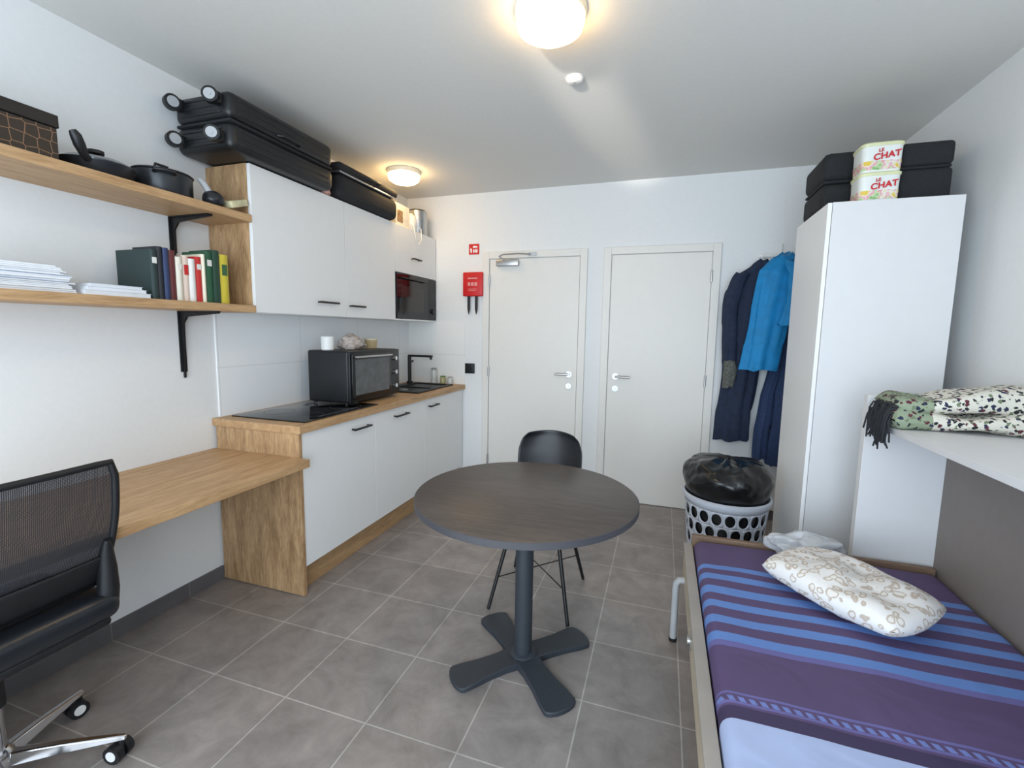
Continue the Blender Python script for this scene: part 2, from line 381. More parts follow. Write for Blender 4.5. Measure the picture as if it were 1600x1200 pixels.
# things on the oven
py = W(512, 540, 0, -2.08).y
o = MB().lathe([(0, 0), (.035, 0), (.04, .005), (.042, .085), (.038, .09), (.036, .085), (.034, .01), (0, .008)], (-2.08, py, oz1), 28).build('mug', M_whitep)
tag(o, 'plain white cup standing on top of the mini oven', 'cup')
M_bread = mat('bagged_bread', (206, 170, 146), .35, var=.3, scale=9, bump=.3, coat=.3)
def blob(c, rx, ry, rz, amp, sc, seed=0, n=40, m=20, flat=.25):
    b = MB()
    def P(u, v):
        th = 2*PI*u; ph = -PI/2+PI*v
        d = V((math.cos(ph)*math.cos(th), math.cos(ph)*math.sin(th), math.sin(ph)))
        k = 1+amp*noise.noise(d*sc+V((seed, seed*.7, 3)))+amp*.5*noise.noise(d*sc*2.3+V((seed, 9, seed)))
        q = V((d.x*rx*k, d.y*ry*k, d.z*rz*k))
        if q.z < -rz*(1-flat)*.9: q.z = -rz*(1-flat)*.9
        return V(c)+q+V((0, 0, rz*(1-flat)*.9))
    b.grid(P, n, m, closed_u=True); bmesh.ops.remove_doubles(b.bm, verts=b.bm.verts[:], dist=1e-5); return b
bp_ = W(550, 540, 0, -2.05)
bg = thing('bread_bag', 'clear plastic bag of bread lying on top of the mini oven', 'bread bag', (-2.05, bp_.y, oz1))
blob((-2.05, bp_.y, oz1), .075, .10, .06, .3, 2.2, 3).build('bag', mat('thin_clear_bag', (235, 225, 218), .2, trans=.5, var=.08, bump=.5, scale=20), bg)
blob((-2.05, bp_.y, oz1+.004), .055, .075, .042, .12, 2, 5).build('bread', M_bread, bg)
jp = W(607, 545, 0, -2.08)
jy = min(jp.y, oy1-.05)
jr = thing('storage_tub', 'beige tub with lid standing on the far end of the mini oven', 'tub', (-2.08, jy, oz1))
MB().lathe([(0, 0), (.042, 0), (.047, .06)], (-2.08, jy, oz1), 24).lathe([(.047, .06), (0, .06)], (-2.08, jy, oz1), 24).build('tub', mat('beige_plastic', (196, 172, 130), .5), jr)
MB().lathe([(0, .06), (.05, .06), (.05, .072), (0, .074)], (-2.08, jy, oz1), 24).build('lid', mat('cream_plastic', (224, 214, 190), .5), jr)

# sink and tap
sx0, sx1, sy0, sy1 = -2.2, -1.78, max(oy1+.03, 3.12), 3.74
sk = thing('kitchen_sink', 'black composite kitchen sink set in the far end of the oak worktop', 'sink', ((sx0+sx1)/2, (sy0+sy1)/2, ZW))
rim = MB(); w = .035
rim.box(sx0, sx1, sy0, sy0+w, ZW, ZW+.012).box(sx0, sx1, sy1-w, sy1, ZW, ZW+.012).box(sx0, sx0+.08, sy0+w, sy1-w, ZW, ZW+.012).box(sx1-w, sx1, sy0+w, sy1-w, ZW, ZW+.012).box(sx0+.08, sx1-w, sy0+.3, sy0+.325, ZW, ZW+.012)
rim.build('rim', M_blackp, sk, bevel=.003)
box('basin', M_black, sx0+.08, sx1-w, sy0+w, sy1-w, ZW, ZW+.003, sk)
MB().lathe([(0, .003), (.03, .003), (.03, .006), (0, .006)], (sx0+.2, sy0+.16, ZW), 20).build('drain', M_steel, sk)
ty = W(640, 585, 0, -2.16).y
tap = thing('kitchen_tap', 'black kitchen tap with flat spout rising behind the sink', 'tap', (-2.16, ty, ZW+.012))
tz = W(632, 556, 0, -2.16).z
MB().cyl((-2.16, ty, ZW+.012), (-2.16, ty, ZW+.03), .026, n=20).cyl((-2.16, ty, ZW+.03), (-2.16, ty, tz), .016, n=20).build('column', M_black, tap)
MB().box(-2.17, -1.93, ty-.013, ty+.013, tz-.012, tz+.008, r=.005).cyl((-1.945, ty, tz-.03), (-1.945, ty, tz), .011).build('spout', M_black, tap)
MB().cyl((-2.16, ty, tz-.07), (-2.16, ty+.06, tz-.05), .008).build('lever', M_black, tap)
# bottles by the sink
ol = thing('oil_bottle', 'yellow cooking oil bottle standing between mini oven and tap', 'bottle', (-2.235, oy1+.05, ZW))
MB().lathe([(0, 0), (.034, 0), (.036, .01), (.036, .17), (.03, .2), (.013, .24), (.013, .265), (0, .265)], (-2.225, oy1+.06, ZW), 24).build('bottle', mat('yellow_oil', (214, 168, 60), .15, var=.08), ol)
MB().lathe([(0, .265), (.016, .265), (.016, .29), (0, .29)], (-2.225, oy1+.06, ZW), 20).build('cap', mat('yellow_cap', (222, 190, 40), .4), ol)
jar_cols = [((678, 592), .026, .145, (206, 208, 204), 'tall clear glass jar standing at the back corner of the worktop', (150, 152, 150)),
            ((692, 594), .025, .075, (176, 168, 120), 'small spice jar with green lid beside the tall glass jar', (90, 130, 70)),
            ((703, 592), .022, .07, (200, 190, 170), 'small jar with grey lid nearest the left door on the worktop', (130, 130, 128))]
for (uv, r, hgt, colr, lab, lidc) in jar_cols:
    pp = W(uv[0], uv[1], 1, 3.79)
    x = pp.x
    j = thing('jar', lab, 'jar', (x, 3.79, ZW), 'jars on the worktop')
    MB().lathe([(0, 0), (r*.95, 0), (r, .006), (r, hgt*.8), (r*.85, hgt*.88), (r*.85, hgt*.9), (0, hgt*.9)], (x, 3.79, ZW), 20).build('body', mat('jar_'+lab[-12:], colr, .12, var=.12), j)
    MB().lathe([(0, hgt*.88), (r*.92, hgt*.88), (r*.92, hgt), (0, hgt)], (x, 3.79, ZW), 20).build('lid', mat('lid_'+lab[-12:], lidc, .4), j)

# ------------------------------------------------------------------ wall shelves
XS = -2.0
zs_b = W(392, 347, 0, XS).z; zs_t = zs_b+.036
zl_b = ZUB; zl_t = zl_b+.036
def shelf(z0, z1, label, uy, vb):
    t = thing('wall_shelf', label, 'shelf', ((XL+XS)/2, 1.2, z0), 'oak wall shelves')
    MB().box(XL+.001, XS, .55, YU0-.001, z0, z1).build('board', M_oak, t, bevel=.0015)
    y = W(uy, vb, 0, XL).y; zbot = min(W(uy, vb, 0, XL).z, z0-.22) if vb > 400 else z0-.2
    br = MB()
    br.prism([(XL+.002, z0), (XL+.26, z0), (XL+.26, z0-.012), (XL+.05, z0-.028), (XL+.024, z0-.06), (XL+.012, zbot), (XL+.002, zbot)], 1, y-.004, y+.004)
    br.box(XL+.001, XL+.006, y-.016, y+.016, zbot+.03, z0).box(XL+.001, XL+.25, y-.016, y+.016, z0-.005, z0-.0002)
    br.build('bracket', M_black, t, smooth=False)
    return t
shelf(zl_b, zl_t, 'lower oak wall shelf holding the books and papers', 288, 590)
shelf(zs_b, zs_t, 'upper oak wall shelf holding the pans and patterned box', 270, 384)

def Yx(u, v, x): return W(u, v, 0, x).y
# patterned box
def hexmat():
    m = bpy.data.materials.new('gold_line_pattern'); m.use_nodes = True; nt = m.node_tree; b = nt.nodes['Principled BSDF']
    tc = nt.nodes.new('ShaderNodeTexCoord'); vo = nt.nodes.new('ShaderNodeTexVoronoi'); vo.feature = 'DISTANCE_TO_EDGE'; vo.inputs['Scale'].default_value = 28; vo.inputs['Randomness'].default_value = .3
    nt.links.new(tc.outputs['Object'], vo.inputs['Vector'])
    r = nt.nodes.new('ShaderNodeValToRGB'); r.color_ramp.elements[0].position = .02; r.color_ramp.elements[1].position = .04
    r.color_ramp.elements[0].color = s2l((132, 100, 74))+(1,); r.color_ramp.elements[1].color = s2l((27, 22, 23))+(1,)
    nt.links.new(vo.outputs['Distance'], r.inputs['Fac']); nt.links.new(r.outputs['Color'], b.inputs['Base Color']); b.inputs['Roughness'].default_value = .4
    return m
yr = Yx(91, 225, -2.02); zt = W(86, 180, 0, -2.02).z
bx_ = thing('gift_box', 'black box with gold geometric line pattern at the end of the upper shelf', 'box', (-2.14, yr-.15, zs_t))
box('box', hexmat(), -2.27, -2.02, yr-.34, yr, zs_t, zs_t+(zt-zs_t)*.72, bx_, bevel=.003)
box('lid', mat('black_card', (22, 20, 22), .5), -2.275, -2.015, yr-.345, yr+.005, zs_t+(zt-zs_t)*.72, zs_t+(zt-zs_t)*1.0, bx_, bevel=.003)
# frying pan with lid
pyc = max(Yx(163, 268, -2.10), yr+.155); pr = .12
pan = thing('frying_pan', 'dark frying pan with raised handle and glass lid on the upper shelf', 'pan', (-2.14, pyc, zs_t))
MB().lathe([(0, .004), (pr*.8, .004), (pr, .05), (pr+.006, .05), (pr*.84, 0), (0, 0)], (-2.14, pyc, zs_t), 36).build('body', M_pan, pan)
a0 = V((-2.14, pyc, zs_t+.045))+V((.09, -.08, 0))
MB().tube([a0, a0+V((.01, -.018, .012)), a0+V((.022, -.036, .036)), a0+V((.03, -.05, .062)), a0+V((.032, -.06, .076))], [.012, .014, .018, .017, .011], 12).build('handle', M_blackp, pan)
MB().lathe([(pr+.002, .05), (pr+.004, .056), (pr*.8, .072), (.03, .085), (0, .086)], (-2.14, pyc, zs_t), 36).build('lid', mat('smoked_lid', (70, 74, 78), .12, .4), pan)
MB().lathe([(.01, .085), (.01, .095), (.026, .1), (.026, .112), (0, .116)], (-2.14, pyc, zs_t), 20).build('lid_knob', M_blackp, pan)
qy = Yx(264, 285, -2.1); qr = .112
pot = thing('cooking_pot', 'dark grey cooking pot with loop handles beside the frying pan', 'pot', (-2.14, qy, zs_t))
MB().lathe([(0, 0), (qr*.93, 0), (qr, .012), (qr, .095), (qr+.006, .1), (qr-.004, .1), (qr-.006, .012), (0, .008)], (-2.14, qy, zs_t), 40).build('body', M_pan, pot)
MB().lathe([(qr-.001, .1), (qr-.002, .106), (qr*.5, .12), (0, .124)], (-2.14, qy, zs_t), 40).build('lid', mat('smoked_lid', (70, 74, 78), .12, .4), pot)
MB().tube([(-2.14, qy-.03, zs_t+.122), (-2.14, qy-.026, zs_t+.14), (-2.14, qy+.026, zs_t+.14), (-2.14, qy+.03, zs_t+.122)], .006).build('lid_knob', M_blackp, pot)
for s in (-1, 1):
    c0 = V((-2.14, qy, zs_t+.085)); d = V((.85*s, -.5*s, 0)); d.normalize(); n_ = V((-d.y, d.x, 0))
    MB().tube([c0+d*(qr-.01)+n_*.035, c0+d*(qr+.02)+n_*.032+V((0, 0, .004)), c0+d*(qr+.027)+V((0, 0, .005)), c0+d*(qr+.02)-n_*.032+V((0, 0, .004)), c0+d*(qr-.01)-n_*.035], .008).build('handle', M_blackp, pot)
ly = Yx(331, 295, -2.05)
ld = thing('hand_blender', 'dark grey kitchen gadget with rounded body lying between pot and beige packet', 'kitchen gadget', (-2.05, ly, zs_t))
blob((-2.045, ly, zs_t), .045, .045, .04, .06, 1.5, 2, flat=.1).build('body', M_pan, ld)
MB().tube([(-2.05, ly-.01, zs_t+.055), (-2.06, ly-.03, zs_t+.095), (-2.07, ly-.045, zs_t+.115)], [.016, .014, .012], 10).build('handle', M_greyp, ld)
ky = Yx(376, 292, -2.02)
pk = MB().box(-.035, .035, -.055, .055, -.016, .016, M=T(-2.04, min(ky, YU0-.065), zs_t+.04) @ RZ(.1) @ RX(.34), r=.006).build('food_packet', mat('beige_packet', (204, 196, 158), .6, var=.18, scale=30))
tag(pk, 'flat beige packet leaning on the dark gadget beside the oak side panel', 'packet')

# papers on the lower shelf
x1p = -2.02
ye1 = Yx(128, 440, x1p); zst = zl_t
tops = [.022, .016, .02, .014, .018]
labs = ['thick white folder at the bottom of the left paper pile', 'printed document bundle second from bottom in the left paper pile', 'white ring binder folder in the middle of the left paper pile',
        'loose white papers second from the top of the left paper pile', 'crumpled white sheets on top of the left paper pile']
z = zst
for k in range(5):
    a = random.uniform(-.06, .06); hh = tops[k]
    pc = thing('paper_bundle', labs[k], 'papers', (-2.15, ye1-.2, z), 'left paper pile')
    b = MB()
    for j in range(3):
        dx = random.uniform(-.006, .006); dy = random.uniform(-.012, .012)
        b.box(-.115+dx, .115+dx, -.18+dy, .16+dy-.02*k*.5, hh*j/3, hh*(j+1)/3-.0008)
    b.xf(T(-2.15, ye1-.17, z) @ RZ(a)); b.build('sheets', M_paper, pc, smooth=False)
    if k in (1, 2):
        MB().box(-.116, .117, -.18, .145, hh, hh+.0015).xf(T(-2.15, ye1-.17, z) @ RZ(a)).build('cover', mat('pale_cover', (160, 172, 196), .6, var=.4, scale=60), pc); z += .0016
    z += hh
ye2 = Yx(238, 462, x1p); ys2 = ye1+.01
z = zst
for k, (hh, lab) in enumerate([(.018, 'white notebook at the bottom of the low stack beside the books'), (.014, 'white notebook in the middle of the low stack beside the books'), (.012, 'white notepad on top of the low stack beside the books')]):
    nb = thing('notebook', lab, 'notebook', (-2.12, (ys2+ye2)/2, z), 'low notebook stack')
    s = .012*k
    box('pages', M_paper, -2.23, -2.024-s*.5, ys2+s, ye2-.004-s, z+.001, z+hh-.0015, nb)
    MB().box(-2.232, x1p-s*.5, ys2+s-.001, ye2-.002-s, z, z+.001).box(-2.232, x1p-s*.5, ys2+s-.001, ye2-.002-s, z+hh-.0015, z+hh-.0003).box(-2.236, -2.23, ys2+s-.001, ye2-.002-s, z, z+hh-.0003).build('cover', mat('white_cover', (222, 226, 232), .5), nb)
    z += hh
books = [(240, 251, 390, (34, 52, 52), 'dark green hardback first in the row, its broad cover facing the notebook stack', 1), (251, 260, 386, (24, 26, 34), 'tall black book second in the row', 0),
         (260, 269, 388, (38, 52, 92), 'dark blue book between the black and the maroon book', 0),
         (269, 279, 392, (96, 34, 36), 'dark maroon book beside the dark blue book', 0), (279, 289, 402, (226, 220, 204), 'cream paperback right after the maroon book', 1),
         (289, 299, 400, (228, 206, 190), 'pale paperback with red spine label in the row', 2), (299, 309, 405, (232, 230, 226), 'plain white paperback left of the red paperback', 0),
         (309, 319, 402, (196, 44, 42), 'bright red paperback among the cream ones', 1), (319, 325, 398, (230, 224, 200), 'thin cream booklet between red and green books', 0),
         (325, 336, 394, (34, 84, 56), 'mid green book after the thin cream booklet', 1), (336, 347, 392, (28, 62, 46), 'darker green book beside the yellow spined one', 0), (347, 360, 399, (206, 188, 60), 'yellow spined book last in the row', 3)]
M_lab = [None, mat('label_white', (224, 222, 214), .6), mat('label_red', (196, 40, 40), .6), mat('label_green', (60, 96, 60), .6)]
for i, (u0, u1, vt, c, lab, sl) in enumerate(books):
    xf_ = -2.03 - (.004 if i % 2 else 0)
    y0, y1 = Yx(u0, 465, xf_)+.0005, Yx(u1, 465, xf_)-.0005
    hh = W((u0+u1)/2, vt, 0, xf_).z-zst; dp = .21 if i == 0 else .15
    bk = thing('book', lab, 'book', (xf_-dp/2, (y0+y1)/2, zst), 'books standing on the lower shelf')
    b = MB(); n = 6; t = y1-y0
    prof = [(xf_-dp, y0), (xf_-.006, y0)]+[(xf_-.006+.006*math.sin(PI*k/n), y0+t*k/n) for k in range(1, n)]+[(xf_-.006, y1), (xf_-dp, y1), (xf_-dp, y1-.002), (xf_-.012, y1-.002), (xf_-.012, y0+.002), (xf_-dp, y0+.002)]
    b.prism(prof, 2, zst, zst+hh); b.build('cover', mat('book_%d' % i, c, .5, var=.05), bk)
    box('pages', M_paper, xf_-dp+.003, xf_-.013, y0+.0022, y1-.0022, zst+.003, zst+hh-.004, bk)
    if sl:
        MB().box(xf_-.002, xf_+.0006, y0+t*.2, y1-t*.2, zst+hh*(.58 if sl > 1 else .72), zst+hh*(.8 if sl > 1 else .84)).build('spine_label', M_lab[sl], bk)

# ------------------------------------------------------------------ suitcases
def suitcase(label, x0, x1, y0, y1, z0, z1, wheels=None, m=M_case, group=None, band=M_casef, name='suitcase', r=.035, split=.5):
    t = thing(name, label, 'suitcase', ((x0+x1)/2, (y0+y1)/2, z0), group)
    zm_ = z0+(z1-z0)*split
    for nm, a, b_ in (('lower_shell', z0, zm_-.006), ('upper_shell', zm_+.006, z1)):
        b = MB(); b.box(x0, x1, y0, y1, a, b_, r=min(r, (b_-a)*.45), seg=4)
        n = 6
        for k in range(n):
            if nm == 'upper_shell':
                xx = x0+(x1-x0)*(k+.7)/(n+.4); b.box(xx-.008, xx+.008, y0+.05, y1-.05, b_-.004, b_+.003, r=.002, seg=1)
        if m is M_case:
            for k in range(3):
                zz = a+(b_-a)*(k+1)/4; b.box(x1-.003, x1+.003, y0+.05, y1-.05, zz-.006, zz+.006, r=.002, seg=1); b.box(x0+.05, x1-.05, y0-.003, y0+.003, zz-.006, zz+.006, r=.002, seg=1)
        b.build(nm, m, t)
    MB().box(x0+.006, x1-.006, y0+.006, y1-.006, zm_-.007, zm_+.007, r=.006, seg=2).build('zip_band', band, t)
    MB().tube([(x1-.002, (y0+y1)/2-.07, zm_+.03), (x1+.02, (y0+y1)/2-.06, zm_+.03), (x1+.02, (y0+y1)/2+.06, zm_+.03), (x1-.002, (y0+y1)/2+.07, zm_+.03)], .009).build('handle', M_blackp, t)
    if wheels:
        rr = wheels
        for i, xx in enumerate((x0+.055, x1-.055)):
            for zz in (z0+.05, z1-.045):
                ax = V((.55, -.85, 0)) if i else V((.95, -.3, 0)); ax.normalize()
                c = V((xx, y0-.045, zz))
                wl = MB().cyl(c-ax*.014, c+ax*.014, rr, n=28).build('wheel', M_blackp, t)
                for s in (-1, 1): MB().cyl(c+ax*s*.0142, c+ax*s*.017, rr*.7, n=20).cyl(c+ax*s*.017, c+ax*s*.019, rr*.25, n=12).build('hub', M_greyp, wl)
                MB().box(xx-.02, xx+.02, y0-.03, y0+.01, zz-.025, zz+.025, r=.006).build('wheel_fork', M_blackp, t)
    return t
suitcase('large black hard suitcase with spinner wheels lying on the widest wall cabinet', -2.28, -1.93, 1.70, 2.40, ZUT+.004, ZUT+.262, wheels=.034)
suitcase('smaller black suitcase lying on the middle wall cabinet behind the large one', -2.27, -1.965, 2.50, 3.17, ZUT+.004, ZUT+.225, m=M_casef, name='suitcase', band=M_steel, split=.72, r=.05)
o = blob((-2.06, 2.448, ZUT), .05, .035, .05, .3, 2.2, 11).build('plastic_bag', mat('red_white_bag', (196, 150, 140), .4, var=.4, scale=22))
tag(o, 'small crumpled reddish bag squeezed between the two suitcases on the cabinets', 'bag')
# on the cabinet above the microwave
wb = thing('appliance_box', 'white box with printed sides standing above the microwave cabinet', 'box', (-2.1, 3.34, ZUT))
box('box', mat('white_card', (228, 222, 208), .6, var=.1, scale=30), -2.2, -2.03, 3.23, 3.43, ZUT+.001, ZUT+.17, wb, bevel=.002)
MB().box(-2.03, -2.0285, 3.25, 3.33, ZUT+.03, ZUT+.12).build('print', mat('brown_print', (150, 120, 84), .6, var=.4, scale=40), wb)
wk = thing('hand_mixer', 'white hand appliance with dangling cable above the microwave cabinet', 'appliance', (-2.05, 3.5, ZUT))
blob((-2.06, 3.505, ZUT+.001), .05, .06, .085, .06, 1.3, 4, flat=.15).build('body', M_whitep, wk)
MB().tube([(-2.03, 3.46, ZUT+.05), (-1.995, 3.44, ZUT+.03), (-1.985, 3.45, ZUT-.06), (-1.985, 3.50, ZUT-.11), (-1.985, 3.55, ZUT-.06), (-1.995, 3.56, ZUT+.03), (-2.03, 3.54, ZUT+.05)], .004).build('cable', M_whitep, wk)
can = thing('steel_canister', 'brushed steel canister at the back wall end of the cabinets', 'canister', (-2.1, 3.68, ZUT))
MB().lathe([(0, 0), (.085, 0), (.088, .005), (.088, .2), (.08, .205), (0, .205)], (-2.1, 3.68, ZUT+.001), 32).build('body', M_steel, can)
MB().lathe([(0, .205), (.07, .205), (.07, .215), (0, .22)], (-2.1, 3.68, ZUT+.001), 32).build('lid', M_blackp, can)

# ------------------------------------------------------------------ back wall fittings
p0 = W(733, 398, 1, YB); p1 = W(749, 381, 1, YB)
fs = thing('fire_sign', 'small red square fire safety sign high on the wall beside left door', 'sign', ((p0.x+p1.x)/2, YB, p0.z))
box('plate', M_red, p0.x, p1.x, YB-.004, YB-.0005, p0.z, p1.z, fs)
cx, cz = (p0.x+p1.x)/2, (p0.z+p1.z)/2
M_wh = mat('white_print', (245, 245, 245), .5)
g = MB()
g.prism([(cx-.032, cz-.03), (cx-.02, cz-.03), (cx-.02, cz+.0), (cx-.03, cz+.012), (cx-.036, cz)], 1, YB-.005, YB-.0042)
g.prism([(cx-.012, cz+.012), (cx+.032, cz+.012), (cx+.032, cz+.024), (cx-.006, cz+.03)], 1, YB-.005, YB-.0042)
for k in range(3): g.prism([(cx-.008+.015*k, cz-.03), (cx+.002+.015*k, cz-.03), (cx+.004+.015*k, cz-.01), (cx-.002+.015*k, cz+.006), (cx-.009+.015*k, cz-.012)], 1, YB-.005, YB-.0042)
g.build('pictogram', M_wh, fs, smooth=False)
p0 = W(724, 463, 1, YB-.03); p1 = W(755, 425, 1, YB-.03)
fb = thing('fire_blanket_box', 'red wall box with two black pull straps under the fire sign', 'fire blanket', ((p0.x+p1.x)/2, YB, p0.z))
MB().box(p0.x, p1.x, YB-.045, YB-.0005, p0.z, p1.z, r=.008).build('case', M_red, fb)
cx, cz = (p0.x+p1.x)/2, (p0.z+p1.z)/2
g = MB(); g.box(cx-.045, cx+.045, YB-.0462, YB-.0452, cz+.045, cz+.056)
for k in range(3): g.box(cx-.045+.032*k, cx-.02+.032*k, YB-.0462, YB-.0452, cz-.015, cz+.015)
g.box(cx-.04, cx+.04, YB-.0462, YB-.0452, cz-.045, cz-.04).box(cx-.04, cx+.03, YB-.0462, YB-.0452, cz-.058, cz-.053)
g.build('printed_instructions', mat('faded_print', (226, 150, 148), .5), fb)
for s in (-.042, .03):
    MB().box(cx+s-.012, cx+s+.012, YB-.032, YB-.026, p0.z-.11, p0.z+.01).prism([(cx+s-.012, p0.z-.11), (cx+s+.012, p0.z-.11), (cx+s+.002, p0.z-.16), (cx+s-.002, p0.z-.16)], 1, YB-.032, YB-.026).build('pull_strap', M_blackp, fb)
p0 = W(727, 583, 1, YB); p1 = W(742, 568, 1, YB)
so = thing('wall_socket', 'square black wall socket beside the left door above the worktop', 'socket', ((p0.x+p1.x)/2, YB, p0.z))
MB().box(p0.x, p1.x, YB-.01, YB-.0005, p0.z, p1.z, r=.003).build('plate', M_blackp, so)
MB().lathe([(.024, 0), (.024, .003), (.02, .003), (.02, -.001), (0, -.001)], (0, 0, 0), 24).xf(T((p0.x+p1.x)/2, YB-.0105, (p0.z+p1.z)/2) @ RX(PI/2)).build('socket_well', M_black, so)

# ------------------------------------------------------------------ ceiling fittings
M_lbase = mat('cream_lamp_base', (238, 226, 200), .4, var=.02)
def dome(label, x, y, r):
    t = thing('ceiling_light', label, 'ceiling light', (x, y, ZC-.09), 'round ceiling lights')
    MB().lathe([(0, 0), (r+.003, 0), (r+.004, -.012), (r-.002, -.028), (r-.02, -.028), (0, -.028)], (x, y, ZC-.0005), 48).build('base', M_lbase, t)
    MB().lathe([(r-.006, -.0285), (r-.004, -.042), (r*.92, -.064), (r*.7, -.082), (r*.35, -.09), (0, -.092)], (x, y, ZC), 48).build('diffuser', M_lamp, t)
dome('large glowing round ceiling light above the round table', -.461, 1.80, .131)
dome('glowing round ceiling light near the back wall above the kitchen', -1.93, 3.19, .122)
sd = thing('smoke_detector', 'small white smoke detector on the ceiling behind the nearer light', 'smoke detector', (-.46, 2.28, ZC-.022))
MB().lathe([(0, 0), (.042, 0), (.042, -.008), (.038, -.011), (.036, -.016), (.03, -.02), (0, -.021)], (-.46, 2.28, ZC-.0005), 36).build('housing', M_whitep, sd)
MB().lathe([(.009, -.021), (.009, -.023), (0, -.023)], (-.46, 2.28, ZC), 16).build('test_button', M_greyp, sd)

# ------------------------------------------------------------------ desk
dk = thing('desk', 'oak desk top running along the left wall into the kitchen end panel', 'desk', ((XL+XD)/2, 1.1, 0))
MB().box(XL+.001, XD, .35, YW0-.001, ZD-.04, ZD).build('desk_top', M_oak, dk, bevel=.002)
MB().box(XL+.02, XD-.02, .36, .385, 0.001, ZD-.041).build('side_panel', M_oakz, dk)

# ------------------------------------------------------------------ desk chair
CX, CY = -1.835, .70
oc = thing('office_chair', 'black mesh-back office chair with chrome base pushed up to the desk', 'office chair', (CX, CY, 0))
MB().lathe([(0, .075), (.04, .075), (.045, .09), (.04, .13), (.03, .145), (0, .145)], (CX, CY, 0), 28).build('hub', M_chrome, oc)
for k in range(5):
    a = math.radians(42+72*k); d = V((math.cos(a), math.sin(a), 0)); n = V((-d.y, d.x, 0)); c = V((CX, CY, 0))
    st = MB()
    def ring(r, w, z0, z1, st=st): return [st.bm.verts.new(c+d*r+n*q+V((0, 0, zz))) for q, zz in ((-w, z0), (w, z0), (w*.6, z1), (-w*.6, z1))]
    rg = [ring(.035, .022, .09, .13), ring(.15, .018, .083, .113), ring(.285, .014, .07, .086), ring(.31, .011, .067, .08)]
    for A, B in zip(rg, rg[1:]):
        for i in range(4): st.bm.faces.new((A[i], A[(i+1) % 4], B[(i+1) % 4], B[i]))
    st.bm.faces.new(rg[0]); st.bm.faces.new(rg[-1])
    st.build('base_leg', M_chrome, oc, bevel=.004)
    q = c+d*.295; sw = math.radians(42+72*k+60); e = V((math.cos(sw), math.sin(sw), 0)); qq = q+V((-e.y, e.x, 0))*.012
    cs = MB()
    for s in (-1, 1): cs.cyl(qq+e*s*.006+V((0, 0, .029)), qq+e*s*.028+V((0, 0, .029)), .029, n=24)
    cs.cyl(q+V((0, 0, .03)), q+V((0, 0, .075)), .008)
    cs = cs.build('caster', M_blackp, oc)
    for s in (-1, 1): MB().cyl(qq+e*s*.028+V((0, 0, .029)), qq+e*s*.0295+V((0, 0, .029)), .017, n=20).build('hub_cap', M_whitep, cs)
MB().cyl((CX, CY, .14), (CX, CY, .32), .026, n=24).build('gas_lift', M_chrome, oc)
MB().cyl((CX, CY, .28), (CX, CY, .45), .034, n=24).box(CX-.1, CX+.12, CY-.09, CY+.09, .435, .47, r=.008).build('mechanism', M_blackp, oc)
# seat
st = MB().box(-.235, .215, -.245, .245, 0, .085, r=.037, seg=4)
bmesh.ops.subdivide_edges(st.bm, edges=[e for e in st.bm.edges if e.calc_length() > .2], cuts=6, use_grid_fill=True)
for v in st.bm.verts:
    if v.co.z > .045: v.co.z += .014*(1-(v.co.x/.24)**2)*(1-(v.co.y/.245)**2)
    if v.co.x < -.16: v.co.z -= .03*((-.16-v.co.x)/.075)
st.xf(T(CX, CY, .475)).build('seat', M_leather, oc)
MB().box(CX-.2, CX+.2, CY-.215, CY+.215, .455, .485, r=.012).build('seat_shell', M_blackp, oc)
def backp(s, t):   # s -1..1 across, t 0..1 up
    x = CX+.148+.112*t+.018*math.sin(PI*t)-.012*(s*s)
    hw = .226+.01*math.sin(PI*t)
    return V((x, CY+s*hw, .585+.41*t))
loop = []
N = 12
for i in range(N+1): loop.append(backp(-.95+1.9*i/N, 0))
for i in range(1, N): loop.append(backp(1, .03+.94*i/N))
for i in range(N+1): loop.append(backp(.95-1.9*i/N, 1))
for i in range(1, N): loop.append(backp(-1, 1-(.03+.94*i/N)))
MB().tube(loop, .0105, 10, closed=True).build('back_frame', M_blackp, oc)
def meshmat():
    m = bpy.data.materials.new('black_mesh_fabric'); m.use_nodes = True; nt = m.node_tree; b = nt.nodes['Principled BSDF']
    b.inputs['Base Color'].default_value = s2l((46, 46, 51))+(1,); b.inputs['Roughness'].default_value = .8
    tc = nt.nodes.new('ShaderNodeTexCoord'); sp = nt.nodes.new('ShaderNodeSeparateXYZ'); nt.links.new(tc.outputs['Object'], sp.inputs[0])
    acc = None
    for ax, fr in ((1, 1500), (2, 1500)):
        mu = nt.nodes.new('ShaderNodeMath'); mu.operation = 'MULTIPLY'; mu.inputs[1].default_value = fr; nt.links.new(sp.outputs[ax], mu.inputs[0])
        si = nt.nodes.new('ShaderNodeMath'); si.operation = 'SINE'; nt.links.new(mu.outputs[0], si.inputs[0])
        gt = nt.nodes.new('ShaderNodeMath'); gt.operation = 'GREATER_THAN'; gt.inputs[1].default_value = -.3; nt.links.new(si.outputs[0], gt.inputs[0])
        if acc is None: acc = gt
        else:
            mn = nt.nodes.new('ShaderNodeMath'); mn.operation = 'MAXIMUM'; nt.links.new(acc.outputs[0], mn.inputs[0]); nt.links.new(gt.outputs[0], mn.inputs[1]); acc = mn
    cl = nt.nodes.new('ShaderNodeMapRange'); cl.inputs[3].default_value = .4; cl.inputs[4].default_value = 1.0; nt.links.new(acc.outputs[0], cl.inputs[0])
    nt.links.new(cl.outputs[0], b.inputs['Alpha']); return m
MB_ = MB(); MB_.grid(lambda u, v: backp(-.98+1.96*u, v), 20, 16); MB_.build('back_mesh', meshmat(), oc)
lb = MB(); lb.grid(lambda u, v: backp(-.97+1.94*u, .01+.24*v)+V((.012, 0, 0)), 16, 6); lb.build('lumbar_support', M_blackp, oc, solid=.008)
